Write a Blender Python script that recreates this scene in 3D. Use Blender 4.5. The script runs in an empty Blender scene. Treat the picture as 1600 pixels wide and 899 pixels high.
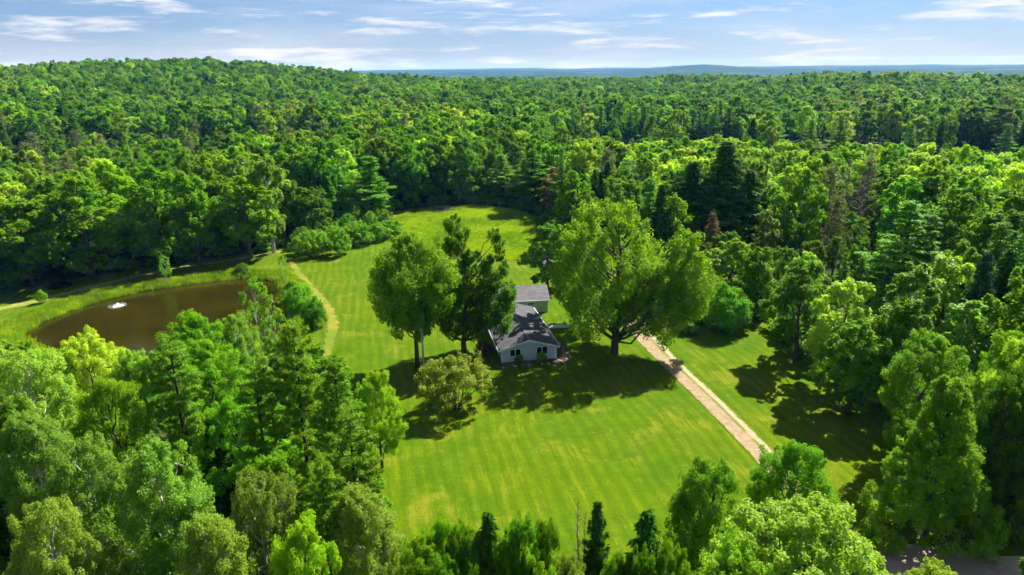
import bpy, math, random
import numpy as np
from mathutils import Vector, Matrix
from mathutils.geometry import delaunay_2d_cdt

# ------------------------------------------------------------------ camera, sky, sun, exposure
scene = bpy.context.scene
COL = scene.collection
FPX, CX, CY, HC = 1101.0, 800.0, 449.5, 42.6          # photo focal length in px, centre, camera height
PITCH, ROLL = math.radians(17.4), math.radians(0.7)
SUN_EL, SUN_AZ = math.radians(46), math.radians(42)   # azimuth from +Y (view direction) towards +X

cam_d = bpy.data.cameras.new('camera')
cam_d.sensor_fit = 'HORIZONTAL'; cam_d.sensor_width = 36.0
cam_d.lens = 36.0 * FPX / 1600.0
cam_d.clip_start = 0.5; cam_d.clip_end = 60000
cam = bpy.data.objects.new('camera', cam_d); COL.objects.link(cam)
cam.matrix_world = (Matrix.Translation((0, 0, HC)) @ Matrix.Rotation(math.pi / 2 - PITCH, 4, 'X')
                    @ Matrix.Rotation(-ROLL, 4, 'Z'))
scene.camera = cam

world = bpy.data.worlds.new('World'); scene.world = world; world.use_nodes = True
wn = world.node_tree.nodes; wl = world.node_tree.links; wn.clear()
w_out = wn.new('ShaderNodeOutputWorld'); w_bg = wn.new('ShaderNodeBackground')
w_sky = wn.new('ShaderNodeTexSky'); w_sky.sky_type = 'NISHITA'; w_sky.sun_disc = False
w_sky.sun_elevation = SUN_EL; w_sky.sun_rotation = SUN_AZ
w_sky.altitude = 300; w_sky.air_density = 1.0; w_sky.dust_density = 0.3; w_sky.ozone_density = 2.5
w_bg.inputs['Strength'].default_value = 0.05
w_tc = wn.new('ShaderNodeTexCoord'); w_sep = wn.new('ShaderNodeSeparateXYZ')
wl.new(w_tc.outputs['Generated'], w_sep.inputs[0])
def wmath(op, a, b=None, c=None, clamp=False):
    n = wn.new('ShaderNodeMath'); n.operation = op; n.use_clamp = clamp
    for i, v in enumerate((a, b, c)):
        if v is None: continue
        if isinstance(v, (int, float)): n.inputs[i].default_value = v
        else: wl.new(v, n.inputs[i])
    return n.outputs[0]
w_comb = wn.new('ShaderNodeCombineXYZ')                # clouds: low, flat-based banks all round the horizon
wl.new(w_sep.outputs[0], w_comb.inputs[0]); wl.new(w_sep.outputs[1], w_comb.inputs[1])
wl.new(wmath('MULTIPLY', w_sep.outputs[2], 8.0), w_comb.inputs[2])
w_n1 = wn.new('ShaderNodeTexNoise'); w_n1.inputs['Scale'].default_value = 6.0
w_n1.inputs['Detail'].default_value = 10; w_n1.inputs['Roughness'].default_value = 0.62
w_n1.inputs['Distortion'].default_value = 0.25
wl.new(w_comb.outputs[0], w_n1.inputs['Vector'])
w_r1 = wn.new('ShaderNodeMapRange'); w_r1.interpolation_type = 'SMOOTHSTEP'
w_r1.inputs[1].default_value = 0.475; w_r1.inputs[2].default_value = 0.66
wl.new(w_n1.outputs['Fac'], w_r1.inputs[0])
w_n2 = wn.new('ShaderNodeTexNoise'); w_n2.inputs['Scale'].default_value = 2.6   # thin high veil
w_n2.inputs['Detail'].default_value = 5; w_n2.inputs['Roughness'].default_value = 0.6
wl.new(w_comb.outputs[0], w_n2.inputs['Vector'])
w_r2 = wn.new('ShaderNodeMapRange'); w_r2.interpolation_type = 'SMOOTHSTEP'
w_r2.inputs[1].default_value = 0.40; w_r2.inputs[2].default_value = 0.75; w_r2.inputs[4].default_value = 0.4
wl.new(w_n2.outputs['Fac'], w_r2.inputs[0])
w_m = wmath('MAXIMUM', w_r1.outputs[0], w_r2.outputs[0])
w_mix = wn.new('ShaderNodeMix'); w_mix.data_type = 'RGBA'
w_tint = wn.new('ShaderNodeMix'); w_tint.data_type = 'RGBA'; w_tint.blend_type = 'MULTIPLY'
w_tint.inputs[0].default_value = 1.0; w_tint.inputs[7].default_value = (0.36, 0.50, 0.78, 1)
wl.new(w_sky.outputs[0], w_tint.inputs[6])
wl.new(wmath('MULTIPLY', w_m, 0.9), w_mix.inputs[0]); wl.new(w_tint.outputs[2], w_mix.inputs[6])
w_mix.inputs[7].default_value = (7.2, 7.2, 7.4, 1)
w_hz = wn.new('ShaderNodeMix'); w_hz.data_type = 'RGBA'           # milky air low over the horizon, all round
wl.new(wmath('MULTIPLY', wmath('POWER', 2.718, wmath('MULTIPLY', wmath('MAXIMUM', w_sep.outputs[2], 0.0), -26.0)), 0.75), w_hz.inputs[0])
wl.new(w_tint.outputs[2], w_hz.inputs[6]); w_hz.inputs[7].default_value = (4.5, 4.8, 6.2, 1); wl.new(w_hz.outputs[2], w_mix.inputs[6])
wl.new(w_mix.outputs[2], w_bg.inputs['Color']); wl.new(w_bg.outputs[0], w_out.inputs['Surface'])

sun_d = bpy.data.lights.new('sun', 'SUN'); sun_d.energy = 5.0; sun_d.angle = math.radians(0.53)
sun_d.color = (1.0, 0.95, 0.86)
sun = bpy.data.objects.new('sun', sun_d); COL.objects.link(sun)
SUN_DIR = Vector((math.cos(SUN_EL) * math.sin(SUN_AZ), math.cos(SUN_EL) * math.cos(SUN_AZ), math.sin(SUN_EL)))
sun.rotation_euler = SUN_DIR.to_track_quat('Z', 'Y').to_euler()
sun.location = (60, 60, 150)

vs = scene.view_settings
vs.view_transform = 'Standard'; vs.look = 'None'; vs.exposure = 1.5; vs.gamma = 1.0; vs.use_curve_mapping = False
cy = scene.cycles
cy.max_bounces = 6; cy.diffuse_bounces = 4; cy.glossy_bounces = 2; cy.transmission_bounces = 3
cy.transparent_max_bounces = 4; cy.volume_bounces = 0
cy.use_denoising = True; cy.use_adaptive_sampling = True; cy.adaptive_threshold = 0.02
try: cy.denoising_prefilter = 'ACCURATE'; cy.denoising_input_passes = 'RGB_ALBEDO_NORMAL'
except Exception: pass
cy.sample_clamp_indirect = 6.0; cy.use_light_tree = False; cy.caustics_reflective = False; cy.caustics_refractive = False; cy.light_sampling_threshold = 0.03

RNG = np.random.default_rng(7)

# ------------------------------------------------------------------ photo pixel -> direction -> ground
CR, SR = math.cos(ROLL), math.sin(ROLL)
CP, SP = math.cos(PITCH), math.sin(PITCH)
def ray(u, v):
    x = (u - CX) / FPX; y = -(v - CY) / FPX
    x, y = CR * x + SR * y, -SR * x + CR * y
    return np.array([x, CP + y * SP, -SP + y * CP])
def gp(u, v, z=0.0):
    d = ray(u, v); t = (z - HC) / d[2]
    return np.array([d[0] * t, d[1] * t, z])
def project(x, y, z):
    x = np.asarray(x, float); y = np.asarray(y, float); z = np.asarray(z, float) - HC
    Z = y * CP - z * SP; a = x / Z; b = (y * SP + z * CP) / Z
    return CX + FPX * (CR * a - SR * b), CY - FPX * (SR * a + CR * b), Z
def poly_px(pts, z=0.0): return np.array([gp(u, v, z)[:2] for u, v in pts])
def inside(P, x, y):
    x = np.asarray(x, float); y = np.asarray(y, float); r = np.zeros(x.shape, bool)
    j = len(P) - 1
    for i in range(len(P)):
        xi, yi = P[i]; xj, yj = P[j]
        c = ((yi > y) != (yj > y)) & (x < (xj - xi) * (y - yi) / (yj - yi + 1e-12) + xi)
        r ^= c; j = i
    return r
def sdist(P, x, y):
    """signed distance to a polygon, negative inside"""
    x = np.asarray(x, float); y = np.asarray(y, float); d = np.full(x.shape, 1e9)
    for i in range(len(P)):
        a = P[i - 1]; b = P[i]; e = b - a; L = (e * e).sum() + 1e-9
        t = np.clip(((x - a[0]) * e[0] + (y - a[1]) * e[1]) / L, 0, 1)
        d = np.minimum(d, np.hypot(x - a[0] - t * e[0], y - a[1] - t * e[1]))
    return np.where(inside(P, x, y), -d, d)
def sstep(a, b, x):
    t = np.clip((x - a) / (b - a), 0, 1); return t * t * (3 - 2 * t)
def smooth_poly(P, n=3):
    P = np.array(P, float)
    for _ in range(n):
        Q = np.roll(P, -1, 0)
        P = np.stack([0.75 * P + 0.25 * Q, 0.25 * P + 0.75 * Q], 1).reshape(-1, 2)
    return P
def smooth_line(P, n=3):
    P = np.array(P, float)
    for _ in range(n):
        a, b = P[:-1], P[1:]
        P = np.vstack([P[:1], np.stack([.75 * a + .25 * b, .25 * a + .75 * b], 1).reshape(-1, P.shape[1]), P[-1:]])
    return P
_ng = np.random.default_rng(3).random((64, 64))
def vnoise(x, y):
    """tiling value noise, 0..1"""
    x = np.asarray(x, float); y = np.asarray(y, float)
    xi = np.floor(x).astype(int); yi = np.floor(y).astype(int); fx = x - xi; fy = y - yi
    fx = fx * fx * (3 - 2 * fx); fy = fy * fy * (3 - 2 * fy)
    g = lambda i, j: _ng[i % 64, j % 64]
    return (g(xi, yi) * (1 - fx) + g(xi + 1, yi) * fx) * (1 - fy) + (g(xi, yi + 1) * (1 - fx) + g(xi + 1, yi + 1) * fx) * fy

POND = smooth_poly(poly_px([(12, 523), (60, 497), (130, 470), (200, 453), (280, 440), (360, 431), (415, 428), (448, 438),
                            (458, 470), (470, 500), (440, 530), (380, 552), (250, 568), (130, 562), (50, 545)]))
SMALL_POND = smooth_poly(poly_px([(62, 446), (82, 437), (108, 434), (118, 440), (104, 448), (80, 451)]))
WATER_Z = -0.55
def terrain(x, y):
    x = np.asarray(x, float); y = np.asarray(y, float); d = np.hypot(x, y)
    h = 35 * np.exp(-((x + 470) / 225) ** 2 / 2 - ((y - 940) / 330) ** 2 / 2)
    h = h + 8 * np.exp(-((x - 434) / 180) ** 2 / 2 - ((y - 1060) / 260) ** 2 / 2)
    h = h - 2 * np.exp(-((x + 10) / 330) ** 2 / 2 - ((y - 1050) / 300) ** 2 / 2)
    h = h - 13 * sstep(540, 740, x) * sstep(500, 850, y)
    w = sstep(240, 420, d); h = h * sstep(230, 480, d)          # dead level round the yard
    h = h + (w * 5.0 + 9.0 * sstep(430, 620, d)) * (vnoise(x / 150 + 3.3, y / 150 + 1.7) - 0.5) + w * 2.0 * (vnoise(x / 40, y / 40) - .5)
    h = h - 34 * sstep(1250, 2600, d)
    far = sstep(3000, 11000, d)
    h = h + far * (40 + 30 * (vnoise(x / 2300 + 9.1, y / 2300 + 4.4) - .5) + 26 * (vnoise(x / 900, y / 900) - .5))
    h = h + 62 * np.exp(-((x - 1850) / 430) ** 2 / 2 - ((y - 7300) / 700) ** 2 / 2)
    near = (d < 320)
    if near.any():
        n = np.where(near, 0.35 * (vnoise(x / 22, y / 22) - .5), 0)
        sp = sdist(POND, x, y)
        flat = sstep(2, 14, np.minimum(sp, 1e3))
        hd = sstep(0, 12, np.hypot(x - 3, y - 108) - 24)
        h = h + n * flat * hd
        h = h - np.where(near, (1 - sstep(-5, 2.2, sp)) * 1.5, 0)
        ss = sdist(SMALL_POND, x, y)
        h = h - np.where(near, (1 - sstep(-2.5, 1.2, ss)) * 1.3, 0)
    return h

# ------------------------------------------------------------------ mesh / object helpers
def mesh_np(name, V, F, mats=(), mat_idx=None, attrs=None, smooth=False):
    """V (n,3); F: list of int arrays (m,k) with k = 3 or 4"""
    me = bpy.data.meshes.new(name)
    F = [np.asarray(f, np.int32) for f in F if len(f)]
    me.vertices.add(len(V)); me.vertices.foreach_set('co', np.asarray(V, np.float32).ravel())
    loops = np.concatenate([f.ravel() for f in F]); sizes = np.concatenate([np.full(len(f), f.shape[1], np.int32) for f in F])
    me.loops.add(len(loops)); me.loops.foreach_set('vertex_index', loops)
    me.polygons.add(len(sizes))
    me.polygons.foreach_set('loop_start', np.concatenate([[0], np.cumsum(sizes)[:-1]]).astype(np.int32))
    for m in mats: me.materials.append(m)
    if mat_idx is not None: me.polygons.foreach_set('material_index', np.asarray(mat_idx, np.int32))
    me.polygons.foreach_set('use_smooth', np.full(len(sizes), smooth))
    for k, a in (attrs or {}).items():
        at = me.attributes.new(k, 'FLOAT', 'POINT'); at.data.foreach_set('value', np.asarray(a, np.float32))
    me.update(calc_edges=True); me.validate()
    return me
def obj(name, me, parent=None, loc=None):
    o = bpy.data.objects.new(name, me); COL.objects.link(o)
    if parent is not None: o.parent = parent
    if loc is not None: o.location = loc
    return o
def tag(o, label, cat, group=None, kind=None):
    o['label'] = label; o['category'] = cat
    if group: o['group'] = group
    if kind: o['kind'] = kind
    return o
def thing(name, label, cat, loc=(0, 0, 0), rotz=0.0, group=None):
    o = bpy.data.objects.new(name, None); COL.objects.link(o)
    o.empty_display_size = 0.3; o.location = loc; o.rotation_euler = (0, 0, rotz)
    return tag(o, label, cat, group)
class MB:
    """collects simple solids for one mesh"""
    def __init__(s): s.V = []; s.Q = []; s.T = []; s.n = 0
    def add(s, V, Q=(), T=()):
        V = np.asarray(V, float).reshape(-1, 3)
        if len(Q): s.Q.append(np.asarray(Q, int) + s.n)
        if len(T): s.T.append(np.asarray(T, int) + s.n)
        s.V.append(V); s.n += len(V); return s
    def box(s, a, b):
        (x0, y0, z0), (x1, y1, z1) = a, b
        V = [(x0, y0, z0), (x1, y0, z0), (x1, y1, z0), (x0, y1, z0), (x0, y0, z1), (x1, y0, z1), (x1, y1, z1), (x0, y1, z1)]
        return s.add(V, [(0, 3, 2, 1), (4, 5, 6, 7), (0, 1, 5, 4), (1, 2, 6, 5), (2, 3, 7, 6), (3, 0, 4, 7)])
    def slab(s, quad, th):
        """four points in order, thickened downwards along z by th"""
        q = np.asarray(quad, float); V = np.vstack([q - [0, 0, th], q])
        return s.add(V, [(0, 3, 2, 1), (4, 5, 6, 7), (0, 1, 5, 4), (1, 2, 6, 5), (2, 3, 7, 6), (3, 0, 4, 7)])
    def tube(s, pts, rad, sides=6, cap=True):
        pts = np.asarray(pts, float); rad = np.broadcast_to(np.asarray(rad, float), (len(pts),))
        d = np.gradient(pts, axis=0); d /= np.linalg.norm(d, axis=1)[:, None] + 1e-9
        ref = np.where(np.abs(d[:, 2:3]) > .9, [[1., 0, 0]], [[0, 0, 1.]])
        a = np.cross(d, ref); a /= np.linalg.norm(a, axis=1)[:, None] + 1e-9; b = np.cross(d, a)
        th = np.arange(sides) * 2 * math.pi / sides
        V = (pts[:, None] + rad[:, None, None] * (np.cos(th)[None, :, None] * a[:, None] + np.sin(th)[None, :, None] * b[:, None])).reshape(-1, 3)
        i = np.arange(len(pts) - 1)[:, None] * sides; k = np.arange(sides)[None]; k2 = (k + 1) % sides
        Q = np.stack([i + k, i + k2, i + sides + k2, i + sides + k], -1).reshape(-1, 4)
        T = []
        if cap:
            T = [(0, j + 1, j) for j in range(1, sides - 1)]; e = (len(pts) - 1) * sides
            T += [(e, e + j, e + j + 1) for j in range(1, sides - 1)]
        return s.add(V, Q, T)
    def mesh(s, name, mat, smooth=False):
        return mesh_np(name, np.vstack(s.V), [np.vstack(x) for x in (s.Q, s.T) if x], [mat], smooth=smooth)
    def build(s, name, mat, parent=None, smooth=False, loc=None):
        return obj(name, s.mesh(name, mat, smooth), parent, loc)

# ------------------------------------------------------------------ materials
def ragged(t, p, shader, amount=.55, sc=.9):
    """lets the grass below show through towards the edges of a track"""
    e = t.math('ADD', t.math('ABSOLUTE', t.attr('across')), t.math('MULTIPLY', t.noise(p, sc, 6, .7), amount))
    tr = t.n('BsdfTransparent'); m = t.n('MixShader'); t.l(t.ramp(e, 1.0, 1.0 + amount * .35), m.inputs[0]); t.l(shader, m.inputs[1]); t.l(tr.outputs[0], m.inputs[2])
    return m.outputs[0]
class NT:
    def __init__(s, name):
        s.m = bpy.data.materials.new(name); s.m.use_nodes = True
        s.t = s.m.node_tree; s.t.nodes.clear(); s.out = s.t.nodes.new('ShaderNodeOutputMaterial')
    def n(s, kind, **kw):
        x = s.t.nodes.new('ShaderNode' + kind)
        for k, v in kw.items(): setattr(x, k, v)
        return x
    def l(s, a, b): s.t.links.new(a, b)
    def set(s, inp, v):
        if hasattr(v, 'is_output') or isinstance(v, bpy.types.NodeSocket): s.l(v, inp)
        else: inp.default_value = v
    def math(s, op, a, b=0.0, clamp=False):
        x = s.n('Math', operation=op, use_clamp=clamp); s.set(x.inputs[0], a); s.set(x.inputs[1], b); return x.outputs[0]
    def mix(s, f, a, b, blend='MIX'):
        x = s.n('Mix', data_type='RGBA', blend_type=blend)
        s.set(x.inputs[0], f)
        for i, c in ((6, a), (7, b)): s.set(x.inputs[i], (*c, 1) if isinstance(c, tuple) and len(c) == 3 else c)
        return x.outputs[2]
    def noise(s, vec, scale, detail=4, rough=0.55, dist=0.0):
        x = s.n('TexNoise'); s.l(vec, x.inputs['Vector']); x.inputs['Scale'].default_value = scale
        x.inputs['Detail'].default_value = detail; x.inputs['Roughness'].default_value = rough
        x.inputs['Distortion'].default_value = dist; return x.outputs['Fac']
    def ramp(s, f, a, b, lo=0.0, hi=1.0):
        x = s.n('MapRange', interpolation_type='SMOOTHSTEP'); s.l(f, x.inputs[0])
        for i, v in zip((1, 2, 3, 4), (a, b, lo, hi)): x.inputs[i].default_value = v
        return x.outputs[0]
    def pos(s): return s.n('NewGeometry').outputs['Position']
    def mapping(s, vec, rot=(0, 0, 0), scale=(1, 1, 1)):
        x = s.n('Mapping'); s.l(vec, x.inputs[0]); x.inputs['Rotation'].default_value = rot; x.inputs['Scale'].default_value = scale
        return x.outputs[0]
    def attr(s, name, kind='GEOMETRY'):
        x = s.n('Attribute', attribute_name=name, attribute_type=kind); return x.outputs['Fac']
    def principled(s, col, rough=0.8, spec=0.3, bump=None, dist=0.1, strength=1.0, **kw):
        p = s.n('BsdfPrincipled'); s.set(p.inputs['Base Color'], (*col, 1) if isinstance(col, tuple) and len(col) == 3 else col)
        s.set(p.inputs['Roughness'], rough); s.set(p.inputs['Specular IOR Level'], spec)
        for k, v in kw.items(): s.set(p.inputs[k], v)
        if bump is not None:
            b = s.n('Bump'); b.inputs['Distance'].default_value = dist; b.inputs['Strength'].default_value = strength
            s.l(bump, b.inputs['Height']); s.l(b.outputs[0], p.inputs['Normal'])
        return p.outputs[0]
    def done(s, sh): s.l(sh, s.out.inputs['Surface']); return s.m

def leaf_mat(name, a, b, trans=0.5, tcol=(1.6, 1.45, 0.25), rough=0.6, spec=0.10, rnd=0.55, vary=0.2):
    t = NT(name); oi = t.n('ObjectInfo')
    f = t.math('ADD', t.math('MULTIPLY', t.attr('tone'), 1 - rnd), t.math('MULTIPLY', oi.outputs['Random'], rnd), True)
    c = t.mix(f, tuple(min(1, x * g) for x, g in zip(a, (1.72, 1.72, 0.85))), tuple(min(1, x * g) for x, g in zip(b, (1.72, 1.72, 0.85))))
    r2 = t.math('FRACT', t.math('MULTIPLY', oi.outputs['Random'], 7.31))
    hsv = t.n('HueSaturation'); t.l(c, hsv.inputs['Color'])
    t.l(t.math('ADD', t.math('MULTIPLY', r2, 2 * vary), 1 - vary), hsv.inputs['Value'])
    r3 = t.math('FRACT', t.math('MULTIPLY', oi.outputs['Random'], 23.7))
    t.l(t.math('ADD', t.math('MULTIPLY', r3, 0.03), 0.485), hsv.inputs['Hue'])
    c = hsv.outputs[0]
    p = t.principled(c, rough, spec)
    tr = t.n('BsdfTranslucent'); t.l(t.mix(1.0, c, tcol, 'MULTIPLY'), tr.inputs['Color'])
    m = t.n('MixShader'); m.inputs[0].default_value = trans
    t.l(p, m.inputs[1]); t.l(tr.outputs[0], m.inputs[2])
    return t.done(m.outputs[0])
def bark_mat(name, a, b, scale=3.0):
    t = NT(name); v = t.mapping(t.n('TexCoord').outputs['Object'], scale=(scale, scale, scale * .25))
    n = t.noise(v, 2.5, 5, .65)
    return t.done(t.principled(t.mix(t.ramp(n, .35, .65), a, b), .9, .15, bump=n, dist=.05))
def flat_mat(name, col, rough=.6, spec=.3, n_scale=6.0, var=.12, bump=.0, **kw):
    t = NT(name); v = t.n('TexCoord').outputs['Object']; n = t.noise(v, n_scale, 5, .6)
    c = t.mix(t.ramp(n, .3, .7), tuple(x * (1 - var) for x in col), tuple(min(1, x * (1 + var)) for x in col))
    return t.done(t.principled(c, rough, spec, bump=n if bump else None, dist=bump, **kw))

M = {}
M['maple'] = leaf_mat('maple_leaves', (0.048, 0.128, 0.006), (0.108, 0.222, 0.009))
M['maple_bright'] = leaf_mat('bright_maple_leaves', (.070,.165,.006), (.132,.255,.010))
M['oak'] = leaf_mat('oak_leaves', (0.038, 0.105, 0.008), (0.088, 0.18, 0.012))
M['aspen'] = leaf_mat('aspen_leaves', (0.075, 0.152, 0.024), (0.15, 0.245, 0.05), spec=.2, rough=.5)
M['basswood'] = leaf_mat('basswood_leaves', (0.12, 0.22, 0.008), (0.215, 0.32, 0.03), spec=.4)
M['pine'] = leaf_mat('pine_needles', (0.036, 0.112, 0.007), (0.11, 0.23, 0.01), trans=.28)
M['spruce'] = leaf_mat('spruce_needles', (0.014, 0.058, 0.01), (0.042, 0.115, 0.014), trans=.15)
M['blue_spruce'] = leaf_mat('blue_spruce_needles', (0.020, 0.055, 0.036), (0.050, 0.095, 0.062), trans=.12, tcol=(1, 1, 1))
M['crab'] = leaf_mat('crabapple_leaves', (0.075, 0.125, 0.014), (0.16, 0.205, 0.032), trans=.3)
M['grey_leaf'] = leaf_mat('thin_grey_leaves', (0.075, 0.105, 0.045), (0.13, 0.155, 0.08), trans=.3, tcol=(1.1, 1, .7))
M['brown_leaf'] = leaf_mat('dying_leaves', (0.10, 0.085, 0.05), (0.17, 0.14, 0.08), trans=.2, tcol=(1.1, 1, .7))
M['purple_leaf'] = leaf_mat('purple_leaves', (0.030, 0.018, 0.035), (0.06, 0.030, 0.055), trans=.2, tcol=(1, 1, 1))
M['willow'] = leaf_mat('willow_leaves', (0.08, 0.19, 0.01), (0.15, 0.28, 0.022))
M['bark'] = bark_mat('grey_brown_bark', (0.045, 0.036, 0.028), (0.13, 0.11, 0.09))
M['pine_bark'] = bark_mat('dark_pine_bark', (0.028, 0.022, 0.018), (0.085, 0.066, 0.052))
M['birch_bark'] = bark_mat('pale_birch_bark', (0.30, 0.28, 0.24), (0.55, 0.53, 0.48), 2)
M['dead_wood'] = bark_mat('dead_grey_wood', (0.13, 0.105, 0.085), (0.27, 0.23, 0.19))
M['grass_blade'] = leaf_mat('tall_grass_blades', (0.062, 0.15, 0.006), (0.118, 0.215, 0.01), rnd=.6, trans=.35)
M['reed'] = leaf_mat('bank_weeds', (0.075, 0.15, 0.009), (0.15, 0.215, 0.02), rnd=.6, trans=.35)
M['dry_grass'] = leaf_mat('dry_meadow_grass', (0.14, 0.24, 0.01), (0.22, 0.29, 0.026), rnd=.6, trans=.3)

# ------------------------------------------------------------------ trees: crowns of leaf-sized faces on boughs and twigs
def unit(v): return v / (np.linalg.norm(v, axis=-1, keepdims=True) + 1e-9)
def rdir(r, n): return unit(r.normal(size=(n, 3)))
class Crown:
    def __init__(s): s.V = []; s.tone = []
    def cards(s, r, c, nrm, half, asp, tone, t=None):
        n = len(c); nrm = unit(nrm)
        if t is None: t = r.normal(size=(n, 3))
        t = unit(t - (t * nrm).sum(1, keepdims=True) * nrm); b = np.cross(nrm, t)
        half = np.broadcast_to(np.asarray(half, float), (n,))[:, None]; w = half * asp
        s.V.append(np.stack([c - t * half, c + b * w + nrm * half * .12, c + t * half - nrm * half * .22, c - b * w + nrm * half * .12], 1).reshape(-1, 3))
        s.tone.append(np.repeat(tone, 4))
    def mesh(s, name, mat):
        V = np.vstack(s.V); k = np.arange(len(V)).reshape(-1, 4)
        return mesh_np(name, V, [k], [mat], attrs={'tone': np.concatenate(s.tone)})
def bent(r, a, b, n=5, wob=.06, sag=0.0):
    t = np.linspace(0, 1, n)[:, None]; a = np.asarray(a, float); b = np.asarray(b, float)
    p = a + (b - a) * t; L = np.linalg.norm(b - a)
    p[1:-1] += r.normal(size=(n - 2, 3)) * wob * L * .5
    p[:, 2] += (-sag * L * np.sin(t[:, 0] * math.pi))
    return p
PROF = {
    'dome': lambda t: np.sin(math.pi * (0.18 + 0.70 * t)) ** .7,
    'round': lambda t: np.sqrt(np.clip(1 - (2 * t - .95) ** 2 * .95, .05, 1)),
    'column': lambda t: np.sin(math.pi * (0.14 + 0.76 * t)) ** .55 * .9,
    'cone': lambda t: (1 - t) ** .75 * .95 + .08,
    'vase': lambda t: 0.45 + .55 * np.sin(math.pi * (0.02 + 0.80 * t)),
}
def broadleaf(seed, H, R, cb=.25, nb=14, nc=14, nl=110, ls=.16, shape='dome', up=.35, el=1.25, br=(.34, .5), cr=(.30, .46),
              boughs=None, stems=1, lean=0.0, asp=.62, trunk_r=None, drop=0.0, twigs=.5):
    r = np.random.default_rng(seed); C = Crown(); W = MB()
    prof = PROF[shape]; tr = trunk_r or H * .0165 + .05
    if boughs is None:
        boughs = []
        ph = r.random() * 6.28
        for i in range(nb):
            t = (i + r.random()) / nb
            th = ph + i * 2.39996 + r.normal() * .25
            rb = R * r.uniform(*br) * (.72 + .28 * prof(t))
            rad = max(0, prof(t) * R - rb * .85) * r.uniform(.75, 1.08)
            z = H * cb + rb * .5 + (H * (1 - cb) - rb * 1.35) * t
            boughs.append((rad * math.cos(th) + lean * t * R, rad * math.sin(th), z, rb))
        boughs.append((lean * R, 0, H - R * br[0] * .9, R * br[0] * .9))
    boughs = np.array(boughs)
    bases = []
    for k in range(stems):
        a = k * 2.4 + r.random(); off = 0.0 if stems == 1 else tr * 1.1
        bx, by = off * math.cos(a), off * math.sin(a)
        tx, ty = (0, 0) if stems == 1 else (R * .28 * math.cos(a), R * .28 * math.sin(a))
        top = np.array([tx + lean * R * .6, ty, H * (.80 if stems == 1 else .7)])
        p = bent(r, (bx, by, -.6), top, 7, .03); p[0] = (bx, by, -.6); p[1, :2] = p[1, :2] * .3 + np.array([bx, by]) * .7
        W.tube(p, np.linspace(1.15, .12, 7) * tr * (1 if stems == 1 else .7), 8); bases.append(p)
    rbm = math.sqrt((boughs[:, 3] ** 2).mean()); rcm = (cr[0] + cr[1]) / 2
    for (x, y, z, rb) in boughs:
        ctr = np.array([x, y, z]); p0 = bases[r.integers(len(bases))]
        if stems > 1: p0 = min(bases, key=lambda p: np.hypot(p[-1, 0] - x, p[-1, 1] - y))
        zs = max(H * cb * .55, z - rb * .5 - np.hypot(x, y) * .75)
        zs = min(zs, p0[-1, 2] * .96); s0 = np.array([np.interp(zs, p0[:, 2], p0[:, i]) for i in range(3)])
        rl = tr * .42 * (.5 + rb / R)
        W.tube(bent(r, s0, ctr, 5, .07, .04), np.linspace(rl, rl * .35, 5), 5, False)
        n_c = max(3, int(nc * (rb / rbm) ** 2))
        out = np.array([x, y, 0]) / (R + 1e-6) + np.array([0, 0, .55])
        d = rdir(r, n_c * 5); d = d[(d @ unit(out)) > -.30][:n_c]
        if len(d) == 0: continue
        rc = rb * r.uniform(cr[0], cr[1], len(d))
        cc = ctr + d * (rb * r.uniform(.62, 1.02, len(d)))[:, None] * [1, 1, .85]
        cc[:, 2] -= drop * np.hypot(cc[:, 0], cc[:, 1])
        ax = unit(d + np.array([0, 0, up * 2.0]) + r.normal(size=d.shape) * .15)
        for i in np.nonzero(r.random(len(d)) < twigs)[0]:
            W.tube(bent(r, ctr, cc[i], 3, .08), [rl * .34, rl * .22, rl * .08], 4, False)
        nn = np.maximum(6, (nl * (rc / (rb * rcm)) ** 2 * r.uniform(.7, 1.3, len(d)))).astype(int)
        idx = np.repeat(np.arange(len(d)), nn); n = len(idx)
        q = rdir(r, n); q = unit(q + d[idx] * .35 + np.array([0, 0, .15]))
        rr = r.uniform(.35, 1.08, n) ** .7
        loc = q * (rc[idx] * rr)[:, None]
        al = (loc * ax[idx]).sum(1, keepdims=True); loc = loc + ax[idx] * al * (el - 1)
        ct = r.random(len(d))
        C.cards(r, cc[idx] + loc, q * .5 + np.array([0, 0, .75]) + r.normal(size=(n, 3)) * .40, ls * r.uniform(.65, 1.3, n), asp,
                np.clip(ct[idx] * .55 + r.random(n) * .45, 0, 1))
    return C, W
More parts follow.
